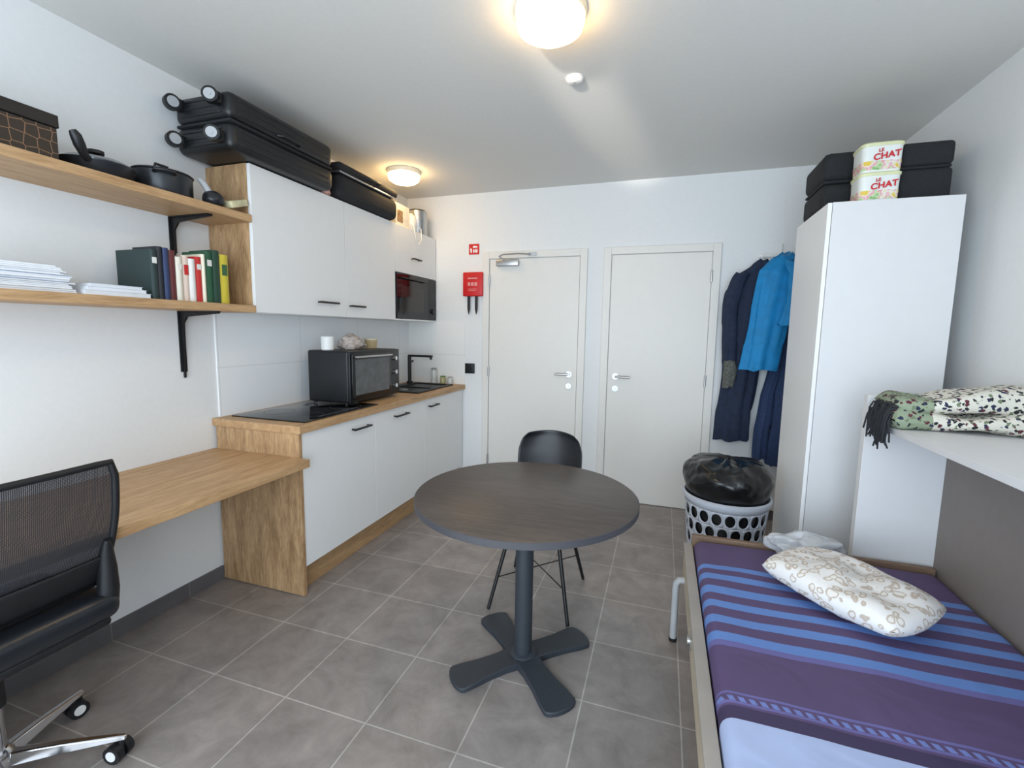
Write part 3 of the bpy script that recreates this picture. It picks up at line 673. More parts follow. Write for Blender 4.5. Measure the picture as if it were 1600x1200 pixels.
for s in (-1, 1):
    y = CY+s*.218
    MB().tube([(CX+.02, y-s*.05, .48), (CX+.14, y-s*.005, .488), (CX+.172, y, .515), (CX+.178, y+s*.004, .57), (CX+.182, y+s*.004, .64), (CX+.192, y, .70), (CX+.205, y-s*.003, .74)], [.02, .027, .031, .029, .025, .018, .009], 14).build('back_bracket', M_blackp, oc)

# ------------------------------------------------------------------ round table
TX, TY, TR = -.51, 1.77, .455
tb = thing('round_table', 'round dark wood pedestal table in the middle of the room', 'table', (TX, TY, 0))
MB().lathe([(0, .719), (TR-.006, .719), (TR-.002, .7195)], (TX, TY, 0), 96).lathe([(TR-.002, .7455), (TR-.004, .747), (0, .747)], (TX, TY, 0), 96).build('table_top', M_tabletop, tb)
MB().lathe([(TR-.002, .7195), (TR, .721), (TR, .744), (TR-.002, .7455)], (TX, TY, 0), 96).build('edge_band', mat('dark_edge_band', (68, 67, 71), .5), tb)
MB().cyl((TX, TY, .02), (TX, TY, .70), .038, n=32).build('pole', M_tblbase, tb)
MB().box(TX-.13, TX+.13, TY-.13, TY+.13, .7, .7185, r=.004).build('top_plate', M_tblbase, tb)
bs = MB()
for k in range(4):
    a = PI/4+PI/2*k+.0; L = .325
    outl = [(0, -.056), (.1, -.05), (.18, -.055), (.25, -.066)]
    for j in range(9):
        t = -PI/2+PI*j/8; outl.append((L-.03+.03*math.cos(t), .07*math.sin(t)))
    outl += [(.25, .066), (.18, .055), (.1, .05), (0, .056)]
    top = []; bot = []
    for (r, w) in outl:
        hgt = .036-.016*min(1, r/L)
        p = V((TX, TY, 0))+V((r*math.cos(a)-w*math.sin(a), r*math.sin(a)+w*math.cos(a), 0))
        top.append(bs.bm.verts.new(p+V((0, 0, hgt)))); bot.append(bs.bm.verts.new(p+V((0, 0, .002))))
    n = len(outl)
    for i in range(n): bs.bm.faces.new((bot[i], bot[(i+1) % n], top[(i+1) % n], top[i]))
    bs.bm.faces.new(top); bs.bm.faces.new(bot[::-1])
bs.lathe([(0, .036), (.06, .036), (.05, .044), (0, .046)], (TX, TY, 0), 24)
bs.build('cross_base', M_tblbase, tb, bevel=.003)

# ------------------------------------------------------------------ dining chair
DX, DY = -.575, 2.28
dc = thing('dining_chair', 'black shell dining chair with wire legs behind the round table', 'chair', (DX, DY, 0))
prof = [(-.22, .425, .20), (-.2, .45, .205), (-.1, .447, .21), (.05, .44, .205), (.14, .45, .195), (.18, .49, .185), (.205, .56, .18), (.225, .66, .185), (.24, .76, .185), (.25, .82, .165), (.252, .852, .13)]
def shp(u, v):
    t = v*(len(prof)-1); i = min(int(t), len(prof)-2); k = t-i
    a, b_ = prof[i], prof[i+1]; y, z, w = [a[j]*(1-k)+b_[j]*k for j in range(3)]
    s = -1+2*u; back = max(0, min(1, (v-.35)/.3))
    yy = y-(.06*back)*abs(s)**2.2; zz = z+.05*(1-back)*abs(s)**2.5*(1 if v > .12 else v/.12)-.012*back*s*s
    return V((DX+s*w, DY+yy, zz))
b = MB(); b.grid(shp, 17, 34); b.build('shell', M_shell, dc, solid=.008, sub=1)
b = MB(); b.box(-.17, .17, -.17, .13, 0, .03, r=.014, seg=3); b.xf(T(DX, DY, .452)); b.build('seat_pad', M_leather, dc)
for sx in (-1, 1):
    for sy in (-1, 1):
        f_ = V((DX+sx*.205, DY+sy*.225, .004)); t_ = V((DX+sx*.12, DY+sy*.12, .42))
        lg = MB().cyl(f_, t_, .009, .011, n=14).build('leg', M_black, dc)
b = MB()
q = [V((DX+sx*.172, DY+sy*.185, .16)) for sx, sy in ((-1, -1), (1, 1), (-1, 1), (1, -1))]
b.cyl(q[0], q[1], .003, n=8).cyl(q[2], q[3], .003, n=8).build('cross_wires', M_black, dc)
MB().box(DX-.13, DX+.13, DY-.13, DY+.13, .415, .428, r=.004).build('leg_frame', M_black, dc)

# ------------------------------------------------------------------ wardrobe
WX0, WX1, WY0, WY1, WZ = .7117, 1.2368, 2.6247, 3.167, 2.0439
wd = thing('wardrobe', 'tall white wardrobe beside the bed with suitcases and tubs on top', 'wardrobe', ((WX0+WX1)/2, (WY0+WY1)/2, 0))
box('body', M_ward, WX0+.02, WX1, WY0, WY1, .002, WZ, wd, bevel=.0015)
box('door', M_wardf, WX0, WX0+.018, WY0+.001, WY1-.001, .07, WZ-.002, wd, bevel=.0015)

# on the wardrobe
suitcase('black suitcase lying along the front edge of the wardrobe top', .73, .98, 2.82, 3.16, WZ+.004, WZ+.295, m=M_casef, r=.035)
suitcase('black suitcase at the wall side of the wardrobe top behind the tubs', 1.015, 1.225, 2.72, 3.16, WZ+.004, WZ+.272, m=M_casef, r=.02, split=.58)
M_tubw = mat('tub_white_plastic', (228, 232, 228), .35, var=.03)
M_tubr = mat('tub_red_text', (200, 36, 44), .45)
def bandmat():
    m = bpy.data.materials.new('tub_printed_band'); m.use_nodes = True; nt = m.node_tree; b = nt.nodes['Principled BSDF']
    tc = nt.nodes.new('ShaderNodeTexCoord'); n = nt.nodes.new('ShaderNodeTexNoise'); n.inputs['Scale'].default_value = 22; nt.links.new(tc.outputs['Object'], n.inputs['Vector'])
    r = nt.nodes.new('ShaderNodeValToRGB'); e = r.color_ramp.elements
    e[0].position = .36; e[0].color = s2l((110, 166, 90))+(1,); e[1].position = .66; e[1].color = s2l((222, 190, 70))+(1,)
    for p_, c in ((.45, (196, 216, 170)), (.52, (226, 140, 166)), (.58, (226, 226, 214))):
        q = e.new(p_); q.color = s2l(c)+(1,)
    nt.links.new(n.outputs['Fac'], r.inputs['Fac']); nt.links.new(r.outputs['Color'], b.inputs['Base Color']); b.inputs['Roughness'].default_value = .4
    return m
M_tubg = bandmat()
tx = W(1369, 290, 1, 2.70).x; tyc = 2.72
for k, lab in enumerate(('lower white plastic tub with red lettering on the wardrobe', 'upper white plastic tub with red lettering stacked on the other tub')):
    z0 = WZ+.001+k*.132; w0, w1 = .077, .082
    t = thing('tub', lab, 'tub', (tx, tyc, z0), 'stacked tubs on the wardrobe')
    def sq(w, z):
        pts = []
        for i in range(48):
            a = 2*PI*i/48; c_, s_ = math.cos(a), math.sin(a); e = .34
            pts.append(V((tx+w*math.copysign(abs(c_)**e, c_), tyc+w*.85*math.copysign(abs(s_)**e, s_), z)))
        return pts
    def loft(b, secs):
        rs = [[b.bm.verts.new(p) for p in s] for s in secs]
        for A, B in zip(rs, rs[1:]):
            for i in range(48): b.bm.faces.new((A[i], A[(i+1) % 48], B[(i+1) % 48], B[i]))
        b.bm.faces.new(rs[0][::-1]); b.bm.faces.new(rs[-1])
    b = MB(); loft(b, [sq(w0, z0), sq(w0+.002, z0+.006), sq(w1, z0+.113)]); b.build('body', M_tubw, t)
    b = MB(); loft(b, [sq(w1+.002, z0+.113), sq(w1+.004, z0+.117), sq(w1+.004, z0+.126), sq(w1-.002, z0+.131)]); b.build('lid', mat('tub_lid', (218, 220, 176), .35), t)
    b = MB(); loft(b, [sq(w0+.0025, z0+.008), sq(w0+.0045, z0+.048)]); b.build('label_band', M_tubg, t)
    yf = tyc-.85*.0815-.004
    text('lettering', 'CHAT', .038, T(tx+.012, yf, z0+.068) @ RY(-.14) @ RX(PI/2-.04), M_tubr, t)
    text('lettering', 'LE', .02, T(tx-.012, yf-.001, z0+.092) @ RY(-.14) @ RX(PI/2-.04), M_tubr, t)

# ------------------------------------------------------------------ clothes on a hook rail
hz = 1.99
hk = thing('hook_rail', 'white wire hook rail on the back wall above the hanging clothes', 'hook rail', (.80, YB, hz))
b = MB().box(.63, 1.02, YB-.014, YB-.001, hz-.012, hz+.012, r=.003); b.build('bar', M_whitep, hk)
for k, x in enumerate((.66, .775, .86, .95)):
    h = MB().tube([(x, YB-.01, hz), (x, YB-.05, hz-.03), (x, YB-.075, hz-.02), (x, YB-.08, hz+.015)], .004, 8)
    if k: h.tube([(x, YB-.01, hz), (x, YB-.03, hz+.05), (x, YB-.05, hz+.07)], .004, 8)
    h.build('hook', M_whitep, hk)
def garment(secs, folds, seed, n=64, rows=54):
    b = MB()
    def P(u, v):
        t = v*(len(secs)-1); i = min(int(t), len(secs)-2); k = t-i; k = k*k*(3-2*k)
        cx, cy, z, hw, hd = [secs[i][j]*(1-k)+secs[i+1][j]*k for j in range(5)]
        a = 2*PI*u; amp = folds*(.4+.6*v)
        f_ = 1+amp*math.sin(5*a+seed+2.2*v)+amp*.8*math.sin(9*a+seed*2-1.5*v)+amp*1.8*noise.noise(V((math.cos(a)*2+seed, math.sin(a)*2, v*6)))
        w_ = .012*noise.noise(V((v*5, seed, 1)))
        return V((cx+w_+hw*f_*math.cos(a), min(cy+hd*f_*math.sin(a), YB-.001), z+.022*noise.noise(V((math.cos(a)*1.5, seed+math.sin(a)*1.5, v*3)))))
    g = b.grid(P, n, rows, closed_u=True)
    b.bm.faces.new(g[0][::-1]); b.bm.faces.new(g[-1]); return b
M_navy = mat('navy_cloth', (28, 40, 64), .85, var=.25, scale=30, bump=.2)
M_blue = mat('bright_blue_cloth', (8, 128, 188), .7, var=.12, scale=20, bump=.15)
M_denim = mat('dark_denim', (40, 58, 94), .85, var=.25, scale=90, bump=.2)
M_knit = mat('grey_green_knit', (92, 94, 90), .95, var=.35, scale=70, bump=.4)
cyy = YB-.075
nv = thing('coat', 'long dark navy coat hanging behind the bright blue jacket', 'coat', (.62, cyy, .6))
garment([(.66, cyy, 1.95, .03, .02), (.66, cyy, 1.91, .08, .04), (.60, cyy, 1.83, .14, .05), (.565, cyy, 1.6, .135, .055), (.545, cyy, 1.2, .12, .058), (.525, cyy, .85, .115, .06), (.52, cyy, .62, .12, .055)], .09, 1).build('body', M_navy, nv)
garment([(.52, cyy-.05, 1.85, .05, .04), (.465, cyy-.06, 1.74, .055, .045), (.45, cyy-.06, 1.5, .05, .04), (.47, cyy-.06, 1.22, .045, .04)], .06, 4, 28, 24).build('sleeve', M_navy, nv)
garment([(.475, cyy-.06, 1.22, .04, .036), (.475, cyy-.06, 1.12, .045, .04), (.47, cyy-.06, 1.02, .035, .03)], .06, 9, 28, 14).build('cuff', M_knit, nv)
bj = thing('jacket', 'bright blue jacket hanging on the hook rail beside the wardrobe', 'jacket', (.70, cyy-.1, 1.2))
jy_ = YB-.205
garment([(.785, YB-.11, 1.985, .03, .02), (.78, jy_+.03, 1.94, .075, .045), (.74, jy_, 1.85, .112, .055), (.705, jy_, 1.6, .115, .06), (.68, jy_, 1.35, .11, .055), (.655, jy_, 1.17, .112, .05)], .09, 2.5).build('body', M_blue, bj)
garment([(.80, jy_-.02, 1.92, .05, .05), (.825, jy_-.05, 1.82, .06, .05), (.82, jy_-.07, 1.62, .055, .05), (.785, jy_-.075, 1.48, .055, .045)], .07, 6, 28, 24).build('sleeve', M_blue, bj)
tr = thing('trousers', 'dark blue trousers hanging lowest below the bright blue jacket', 'trousers', (.76, cyy, .45))
ty_ = YB-.055
garment([(.86, ty_, 1.955, .014, .055), (.855, ty_, 1.9, .04, .06), (.835, ty_, 1.4, .05, .055), (.75, ty_-.03, 1.0, .045, .05), (.73, ty_-.04, .75, .05, .05), (.725, ty_-.04, .50, .05, .045)], .07, 3, 36, 40).build('leg', M_denim, tr)
garment([(.85, ty_, 1.6, .03, .03), (.84, ty_-.02, 1.2, .05, .04), (.83, ty_-.03, .95, .055, .045), (.825, ty_-.04, .7, .052, .045), (.815, ty_-.04, .46, .055, .04)], .07, 7, 36, 34).build('leg', M_denim, tr)

# ------------------------------------------------------------------ laundry basket and bag
BX, BY, BH = .392, 2.86, .49
def br_(z): return .18+.048*(z/BH)
lbk = thing('laundry_basket', 'grey plastic laundry basket full of round holes in front of the wardrobe', 'laundry basket', (BX, BY, 0))
M_bask = mat('grey_basket_plastic', (192, 196, 206), .45, var=.03)
b = MB(); NC = 20; rows = [(.03+.0825*k, .03+.0825*(k+1)) for k in range(5)]
def cylp(a, z): return V((BX+br_(z)*math.cos(a), BY+br_(z)*math.sin(a), z))
for ri, (z0, z1) in enumerate(rows):
    for k in range(NC):
        da = 2*PI/NC; ac = da*(k+.5*(ri % 2)); zc_ = (z0+z1)/2; hz_ = (z1-z0)/2
        outer = []; inner = []
        for j in range(16):
            t = 2*PI*j/16; c_, s_ = math.cos(t), math.sin(t); m_ = max(abs(c_), abs(s_))
            outer.append(b.bm.verts.new(cylp(ac+da/2*c_/m_, zc_+hz_*s_/m_)))
            inner.append(b.bm.verts.new(cylp(ac+da/2*.76*c_, zc_+hz_*.82*s_)))
        for j in range(16): b.bm.faces.new((outer[j], outer[(j+1) % 16], inner[(j+1) % 16], inner[j]))
b.lathe([(br_(0), .002), (br_(.03), .03)], (BX, BY, 0), 60); b.lathe([(br_(rows[-1][1]), rows[-1][1]), (br_(BH), BH)], (BX, BY, 0), 60)
b.lathe([(0, .003), (br_(0), .003)], (BX, BY, 0), 60)
b.build('basket_body', M_bask, lbk, solid=.003)
b = MB(); b.lathe([(br_(BH)-.004, BH-.02), (br_(BH)+.01, BH-.018), (br_(BH)+.012, BH), (br_(BH), BH+.006), (br_(BH)-.006, BH-.002)], (BX, BY, 0), 60); b.build('rim', M_bask, lbk)
def bagP(u, v):
    a = 2*PI*u
    if v < .35:
        z = .012+BH*(v/.35); r = br_(z)-.008
        r *= 1-.012*(1+noise.noise(V((math.cos(a)*3, math.sin(a)*3, z*9))))
        return V((BX+r*math.cos(a), BY+r*math.sin(a), z))
    t = (v-.35)/.65
    base = br_(BH)-.010
    r = base*math.cos(PI/2*t**2.1)+.026*math.sin(PI*min(1, t*2.2))*(1 if t < .45 else max(0, 1-(t-.45)*3))
    z = BH+.012+.20*math.sin(PI/2*t**.85)
    k = noise.noise(V((math.cos(a)*1.8, math.sin(a)*1.8, t*3+5)))*.022+noise.noise(V((math.cos(a)*6, math.sin(a)*6, t*7)))*.007
    fade = min(1, t*6)
    return V((BX+(r+k*fade)*math.cos(a), BY+(r+k*fade)*math.sin(a), z+k*fade*.7))
b = MB(); g = b.grid(bagP, 90, 56, closed_u=True); b.bm.faces.new(g[0][::-1]); bmesh.ops.remove_doubles(b.bm, verts=b.bm.verts[:], dist=1e-4)
o = b.build('garbage_bag', M_bag, angle=60); tag(o, 'shiny black plastic bag bulging out of the grey laundry basket', 'garbage bag')

# ------------------------------------------------------------------ wall bed
PY = 2.30; BPX = 1.125; SHX = .835; SHZ = 1.065
bc = thing('bed_cabinet', 'white and taupe fold-away bed cabinet with shelf top along the right wall', 'bed cabinet', (1.1, 1.2, 0))
MB().box(SHX, XR-.001, PY, PY+.04, .002, 1.165).build('end_panel', M_ward, bc, bevel=.0015)
MB().box(BPX, BPX+.018, .1, PY-.001, .3, SHZ-.026).build('back_panel', M_taupe, bc)
MB().box(SHX+.02, XR-.001, .1, PY-.001, SHZ-.025, SHZ).build('shelf_top', M_ward, bc, bevel=.0015)
MB().box(BPX, XR-.001, .1, .14, .002, SHZ-.026).build('end_panel', M_ward, bc)
RX0 = .145
bd = thing('bed', 'fold-down single bed frame with plywood rail and grey tube legs', 'bed', (.65, 1.2, 0))
MB().box(RX0, RX0+.03, .28, 2.275, .27, .40).build('side_rail', M_ply, bd, bevel=.003)
MB().box(RX0-.004, RX0+.034, .28, 2.275, .40, .412).build('rail_cap', mat('grey_rail_cap', (164, 156, 148), .4, .1), bd)
MB().box(RX0+.031, 1.105, .30, 2.25, .30, .335).build('bed_base', M_ply, bd)
MB().box(RX0+.031, 1.115, 2.255, 2.28, .28, .462).build('end_board', wood('bed_end_wood', (104, 82, 66), (134, 110, 90), (1.5, 12, 12)), bd, bevel=.002)
for yy in (2.12, .6):
    MB().tube([(RX0+.02, yy, .30), (RX0-.0, yy, .30), (RX0-.022, yy, .297), (RX0-.033, yy, .28), (RX0-.035, yy, .25), (RX0-.035, yy, .012)], .015, 14).build('leg', M_greyp, bd)
    MB().cyl((RX0-.035, yy, .001), (RX0-.035, yy, .016), .018, n=16).build('foot_cap', M_blackp, bd)
lt = W(1113, 1140, 0, RX0).y
for yy in (lt, 1.62):
    MB().cyl((RX0+.001, yy, .345), (RX0-.014, yy, .345), .017, n=20).box(RX0-.006, RX0+.001, yy-.03, yy+.03, .325, .365, r=.003).build('latch', M_steel, bd)
MX0, MX1, MY0, MY1, MZ0, MZ1 = .185, 1.115, .33, 2.25, .336, .452
# sheet stripes: measured along the bed
def sheet():
    m = bpy.data.materials.new('striped_sheet'); m.use_nodes = True; nt = m.node_tree; b = nt.nodes['Principled BSDF']
    g = nt.nodes.new('ShaderNodeNewGeometry'); sp = nt.nodes.new('ShaderNodeSeparateXYZ'); nt.links.new(g.outputs['Position'], sp.inputs[0])
    # the loose cloth lets the stripes wander a little
    nw = nt.nodes.new('ShaderNodeTexNoise'); nw.inputs['Scale'].default_value = 3.2; nw.inputs['Detail'].default_value = 2; nt.links.new(g.outputs['Position'], nw.inputs['Vector'])
    wob = nt.nodes.new('ShaderNodeMath'); wob.operation = 'MULTIPLY_ADD'; wob.inputs[1].default_value = .03; nt.links.new(nw.outputs['Fac'], wob.inputs[0])
    off = nt.nodes.new('ShaderNodeMath'); off.operation = 'ADD'; off.inputs[1].default_value = -.015; nt.links.new(sp.outputs[1], off.inputs[0]); nt.links.new(off.outputs[0], wob.inputs[2])
    Y = wob.outputs[0]
    mr = nt.nodes.new('ShaderNodeMapRange'); mr.inputs[1].default_value = .2; mr.inputs[2].default_value = 2.4
    nt.links.new(Y, mr.inputs[0])
    r = nt.nodes.new('ShaderNodeValToRGB'); r.color_ramp.interpolation = 'CONSTANT'
    pur = (88, 72, 110); blu = (98, 134, 198); dk_ = (60, 49, 82); lb_ = (170, 184, 220); md = (106, 102, 160)
    seq = [(None, pur)]
    for v0, v1, c in ((884, 890, blu), (898, 906, blu), (916, 926, blu), (938, 949, blu), (961, 973, blu), (986, 998, blu), (1006, 1010, md), (1080, 1083, md), (1096, 1099, md)):
        seq.append((v0, c)); seq.append((v1, pur))
    seq.append((1101, dk_)); seq.append((1122, lb_))
    el = []
    for v0, c in seq:
        y = 2.39 if v0 is None else W(1120 if v0 < 1010 else 1140, v0, 2, MZ1).y
        el.append((y, c))
    asc = [(.0, el[-1][1])]
    for i in range(len(el)-1, 0, -1): asc.append(((el[i][0]-.2)/2.2, el[i-1][1]))
    e = r.color_ramp.elements; e[0].position = 0; e[0].color = s2l(asc[0][1])+(1,); e.remove(e[1])
    for p_, c in asc[1:]:
        q = e.new(p_); q.color = s2l(c)+(1,)
    nt.links.new(mr.outputs[0], r.inputs['Fac'])
    ya_, yb_ = W(1140, 1093, 2, MZ1).y, W(1140, 1086, 2, MZ1).y
    wv = nt.nodes.new('ShaderNodeMath'); wv.operation = 'MULTIPLY'; wv.inputs[1].default_value = 240; nt.links.new(sp.outputs[0], wv.inputs[0])
    ad = nt.nodes.new('ShaderNodeMath'); ad.operation = 'MULTIPLY_ADD'; ad.inputs[1].default_value = 90; nt.links.new(Y, ad.inputs[0]); nt.links.new(wv.outputs[0], ad.inputs[2])
    sn = nt.nodes.new('ShaderNodeMath'); sn.operation = 'SINE'; nt.links.new(ad.outputs[0], sn.inputs[0])
    gt = nt.nodes.new('ShaderNodeMath'); gt.operation = 'GREATER_THAN'; gt.inputs[1].default_value = -.2; nt.links.new(sn.outputs[0], gt.inputs[0])
    a1 = nt.nodes.new('ShaderNodeMath'); a1.operation = 'GREATER_THAN'; a1.inputs[1].default_value = ya_; nt.links.new(Y, a1.inputs[0])
    a2 = nt.nodes.new('ShaderNodeMath'); a2.operation = 'LESS_THAN'; a2.inputs[1].default_value = yb_; nt.links.new(Y, a2.inputs[0])
    m1 = nt.nodes.new('ShaderNodeMath'); m1.operation = 'MULTIPLY'; nt.links.new(gt.outputs[0], m1.inputs[0]); nt.links.new(a1.outputs[0], m1.inputs[1])
    m2 = nt.nodes.new('ShaderNodeMath'); m2.operation = 'MULTIPLY'; nt.links.new(m1.outputs[0], m2.inputs[0]); nt.links.new(a2.outputs[0], m2.inputs[1])
    mx = nt.nodes.new('ShaderNodeMix'); mx.data_type = 'RGBA'; nt.links.new(m2.outputs[0], mx.inputs[0]); nt.links.new(r.outputs['Color'], mx.inputs[6]); mx.inputs[7].default_value = s2l((112, 128, 190))+(1,)
    nt.links.new(mx.outputs[2], b.inputs['Base Color']); b.inputs['Roughness'].default_value = .7
    n = nt.nodes.new('ShaderNodeTexNoise'); n.inputs['Scale'].default_value = 5; n.inputs['Detail'].default_value = 2; n.inputs['Distortion'].default_value = .8
    bp = nt.nodes.new('ShaderNodeBump'); bp.inputs['Strength'].default_value = .35; bp.inputs['Distance'].default_value = .03
    nt.links.new(g.outputs['Position'], n.inputs['Vector'])
    nt.links.new(n.outputs['Fac'], bp.inputs['Height']); nt.links.new(bp.outputs[0], b.inputs['Normal'])
    return m
b = MB(); b.box(MX0, MX1, MY0, MY1, MZ0, MZ1, r=.035, seg=5)
bmesh.ops.subdivide_edges(b.bm, edges=[e for e in b.bm.edges if e.calc_length() > .3], cuts=24, use_grid_fill=True)
for v in b.bm.verts:
    if v.co.z > MZ1-.02: v.co.z += .006*noise.noise(v.co*4)
o = b.build('mattress', sheet()); tag(o, 'single mattress in a purple and blue striped fitted sheet on the fold-down bed', 'mattress')

# pillow
def leopard():
    m = bpy.data.materials.new('leopard_print'); m.use_nodes = True; nt = m.node_tree; b = nt.nodes['Principled BSDF']
    tc = nt.nodes.new('ShaderNodeTexCoord'); n = nt.nodes.new('ShaderNodeTexNoise'); n.inputs['Scale'].default_value = 18
    nt.links.new(tc.outputs['Object'], n.inputs['Vector'])
    mx = nt.nodes.new('ShaderNodeMix'); mx.data_type = 'RGBA'; mx.inputs[0].default_value = .035; nt.links.new(tc.outputs['Object'], mx.inputs[6]); nt.links.new(n.outputs['Color'], mx.inputs[7])
    vo = nt.nodes.new('ShaderNodeTexVoronoi'); vo.inputs['Scale'].default_value = 34; nt.links.new(mx.outputs[2], vo.inputs['Vector'])
    r = nt.nodes.new('ShaderNodeValToRGB'); e = r.color_ramp.elements
    e[0].position = 0; e[0].color = s2l((228, 224, 218))+(1,); e[1].position = 1; e[1].color = s2l((230, 227, 224))+(1,)
    for p_, c in ((.27, (226, 220, 213)), (.34, (190, 175, 160)), (.43, (192, 178, 165)), (.49, (230, 227, 224))):
        q = e.new(p_); q.color = s2l(c)+(1,)
    nt.links.new(vo.outputs['Distance'], r.inputs['Fac']); nt.links.new(r.outputs['Color'], b.inputs['Base Color']); b.inputs['Roughness'].default_value = .85
    return m
PXc, PYc, PA = .668, 1.855, -.83
def pil(sgn):
    def P(u, v):
        s, t = -1+2*u, -1+2*v
        k = max(0, (1-s**4))*max(0, (1-t**4)); h = .056*k**.42
        x = .242*s*math.sqrt(1-.17*t*t); y = .168*t*math.sqrt(1-.17*s*s)
        w = noise.noise(V((x*9, y*9, 2)))*.022*k+noise.noise(V((x*22, y*22, 7)))*.006*k
        return V((x, y, sgn*h + w))
    return P
b = MB(); b.grid(pil(1), 44, 36); b.grid(pil(-1), 44, 36); bmesh.ops.remove_doubles(b.bm, verts=b.bm.verts[:], dist=1e-4)
b.xf(T(PXc, PYc, MZ1+.073) @ RZ(PA)); o = b.build('pillow', leopard(), angle=80); tag(o, 'beige leopard print pillow lying askew on the striped sheet', 'pillow')
# carrier bag on the far end of the mattress
o = blob((.63, 2.185, MZ1+.005), .14, .055, .072, .4, 1.7, 8, n=60, m=34).build('plastic_bag', M_wbag, angle=70); tag(o, 'crumpled white plastic bag at the far end of the bed behind the pillow', 'plastic bag')

# blanket
def blanketmat():
    m = bpy.data.materials.new('floral_blanket'); m.use_nodes = True; nt = m.node_tree; b = nt.nodes['Principled BSDF']
    tc = nt.nodes.new('ShaderNodeTexCoord')
    n = nt.nodes.new('ShaderNodeTexNoise'); n.inputs['Scale'].default_value = 60; n.inputs['Detail'].default_value = 2; nt.links.new(tc.outputs['Object'], n.inputs['Vector'])
    mx = nt.nodes.new('ShaderNodeMix'); mx.data_type = 'RGBA'; mx.inputs[0].default_value = .025; nt.links.new(tc.outputs['Object'], mx.inputs[6]); nt.links.new(n.outputs['Color'], mx.inputs[7])
    vo = nt.nodes.new('ShaderNodeTexVoronoi'); vo.inputs['Scale'].default_value = 56; nt.links.new(mx.outputs[2], vo.inputs['Vector'])
    sep = nt.nodes.new('ShaderNodeSeparateColor'); nt.links.new(vo.outputs['Color'], sep.inputs[0])
    r2 = nt.nodes.new('ShaderNodeValToRGB'); r2.color_ramp.interpolation = 'CONSTANT'; e2 = r2.color_ramp.elements
    e2[0].position = 0; e2[0].color = s2l((92, 42, 54))+(1,); e2[1].position = .25; e2[1].color = s2l((38, 40, 44))+(1,)
    q = e2.new(.62); q.color = s2l((44, 48, 74))+(1,); q = e2.new(.78); q.color = s2l((112, 124, 98))+(1,)
    nt.links.new(sep.outputs[0], r2.inputs['Fac'])
    lt_ = nt.nodes.new('ShaderNodeMath'); lt_.operation = 'LESS_THAN'; lt_.inputs[1].default_value = .42; nt.links.new(vo.outputs['Distance'], lt_.inputs[0])
    sp = nt.nodes.new('ShaderNodeSeparateXYZ'); nt.links.new(tc.outputs['Object'], sp.inputs[0])
    bd_ = nt.nodes.new('ShaderNodeMath'); bd_.operation = 'LESS_THAN'; bd_.inputs[1].default_value = -.12; nt.links.new(sp.outputs[0], bd_.inputs[0])
    base = nt.nodes.new('ShaderNodeMix'); base.data_type = 'RGBA'; nt.links.new(bd_.outputs[0], base.inputs[0]); base.inputs[6].default_value = s2l((216, 212, 200))+(1,); base.inputs[7].default_value = s2l((142, 154, 130))+(1,)
    fin = nt.nodes.new('ShaderNodeMix'); fin.data_type = 'RGBA'; nt.links.new(lt_.outputs[0], fin.inputs[0]); nt.links.new(base.outputs[2], fin.inputs[6]); nt.links.new(r2.outputs['Color'], fin.inputs[7])
    nt.links.new(fin.outputs[2], b.inputs['Base Color']); b.inputs['Roughness'].default_value = .95
    bp = nt.nodes.new('ShaderNodeBump'); bp.inputs['Strength'].default_value = .3; bp.inputs['Distance'].default_value = .004
    nt.links.new(n.outputs['Fac'], bp.inputs['Height']); nt.links.new(bp.outputs[0], b.inputs['Normal'])
    return m
bk = thing('blanket', 'folded floral patterned blanket with dark fringe on the white bed cabinet shelf', 'blanket', (1.08, 2.18, SHZ))
M_blk = blanketmat()
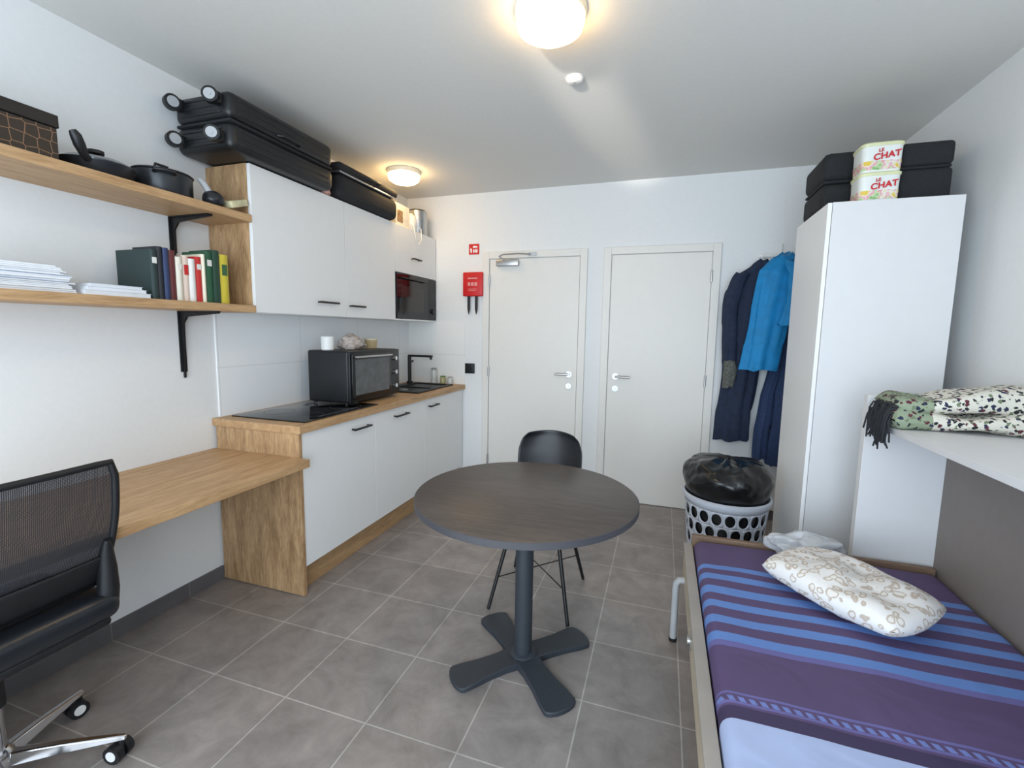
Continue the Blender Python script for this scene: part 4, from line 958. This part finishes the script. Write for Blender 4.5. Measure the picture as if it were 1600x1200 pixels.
for k in range(2):
    b = MB(); y0, y1 = 2.055+.025*k, 2.293; x0, x1 = .84+.01*k, 1.33
    def P(u, v, k=k, y0=y0, y1=y1, x0=x0, x1=x1):
        a = 2*PI*u; c_, s_ = math.cos(a), math.sin(a)
        x = x0+(x1-x0)*v
        endt = min(1, (v/.06)**.5 if v < .06 else 1)
        yy = (y0+y1)/2+(y1-y0)/2*math.copysign(abs(c_)**.55, c_)*(.93+.07*endt)+(.014*math.sin(x*15+k*2) if c_ < 0 else 0)
        yy = min(yy, 2.297)
        hz_ = .045*endt*(1+.3*math.sin(x*9+k*1.4+1)+.3*noise.noise(V((x*8, yy*8, k))))
        zz = math.copysign(abs(s_)**.75, s_)*hz_
        d = .018*noise.noise(V((x*7, yy*11, k*3)))+.012*math.sin(x*11+k)
        z = SHZ+.038+.066*k+zz+(d if (k or s_ > 0) else 0)
        return V((x, yy, max(z, SHZ+.002)))
    g = b.grid(P, 40, 56, closed_u=True); b.bm.faces.new([g_ for g_ in g[0]][::-1]); b.bm.faces.new(g[-1]); b.build('fold', M_blk, bk, angle=70)
fr = MB()
for k in range(80):
    y = 2.09+.17*random.random(); z = SHZ+.03+.07*random.random(); L = .06+.075*random.random(); x = SHX+.012
    dx = -.008-.018*random.random(); sw = random.uniform(-.015, .015)
    fr.tube([(x+.03, y, z), (x+dx*.6, y, z-.004), (x+dx, y+sw*.3, z-.03), (x+dx+random.uniform(-.006, .006), y+sw*.7, z-L*.7), (x+dx+random.uniform(-.01, .01), y+sw, z-L)], .0035, 5)
fr.build('fringe', mat('dark_fringe', (40, 42, 46), .9, var=.3), bk)

# ------------------------------------------------------------------ light
world = bpy.data.worlds.new('world'); scene.world = world; world.use_nodes = True
world.node_tree.nodes['Background'].inputs[0].default_value = (.70, .85, 1, 1); world.node_tree.nodes['Background'].inputs[1].default_value = 1.2
def area(name, loc, rot, sx, sy, e, c):
    l = bpy.data.lights.new(name, 'AREA'); l.shape = 'RECTANGLE'; l.size = sx; l.size_y = sy; l.energy = e; l.color = c
    o = bpy.data.objects.new(name, l); COL.objects.link(o); o.location = loc; o.rotation_euler = rot; return o
area('window_daylight', ((wx0+wx1)/2, YF-.14, (wz0+wz1)/2), (PI/2, 0, 0), wx1-wx0, wz1-wz0, 108, (.77, .89, 1))
# added spot behind the camera, there only to draw the bright ceiling streak
l = bpy.data.lights.new('ceiling_streak_spot', 'SPOT'); l.energy = 640; l.spot_size = math.radians(7.2); l.spot_blend = .9; l.color = (1, .93, .82); l.shadow_soft_size = .08
o = bpy.data.objects.new('ceiling_streak_spot', l); COL.objects.link(o); o.location = (-.95, YF+.06, 1.98)
o.rotation_euler = (V((-.42, 2.55, ZC))-V(o.location)).to_track_quat('-Z', 'Y').to_euler()
scene.view_settings.view_transform = 'Standard'
scene.view_settings.exposure = .1
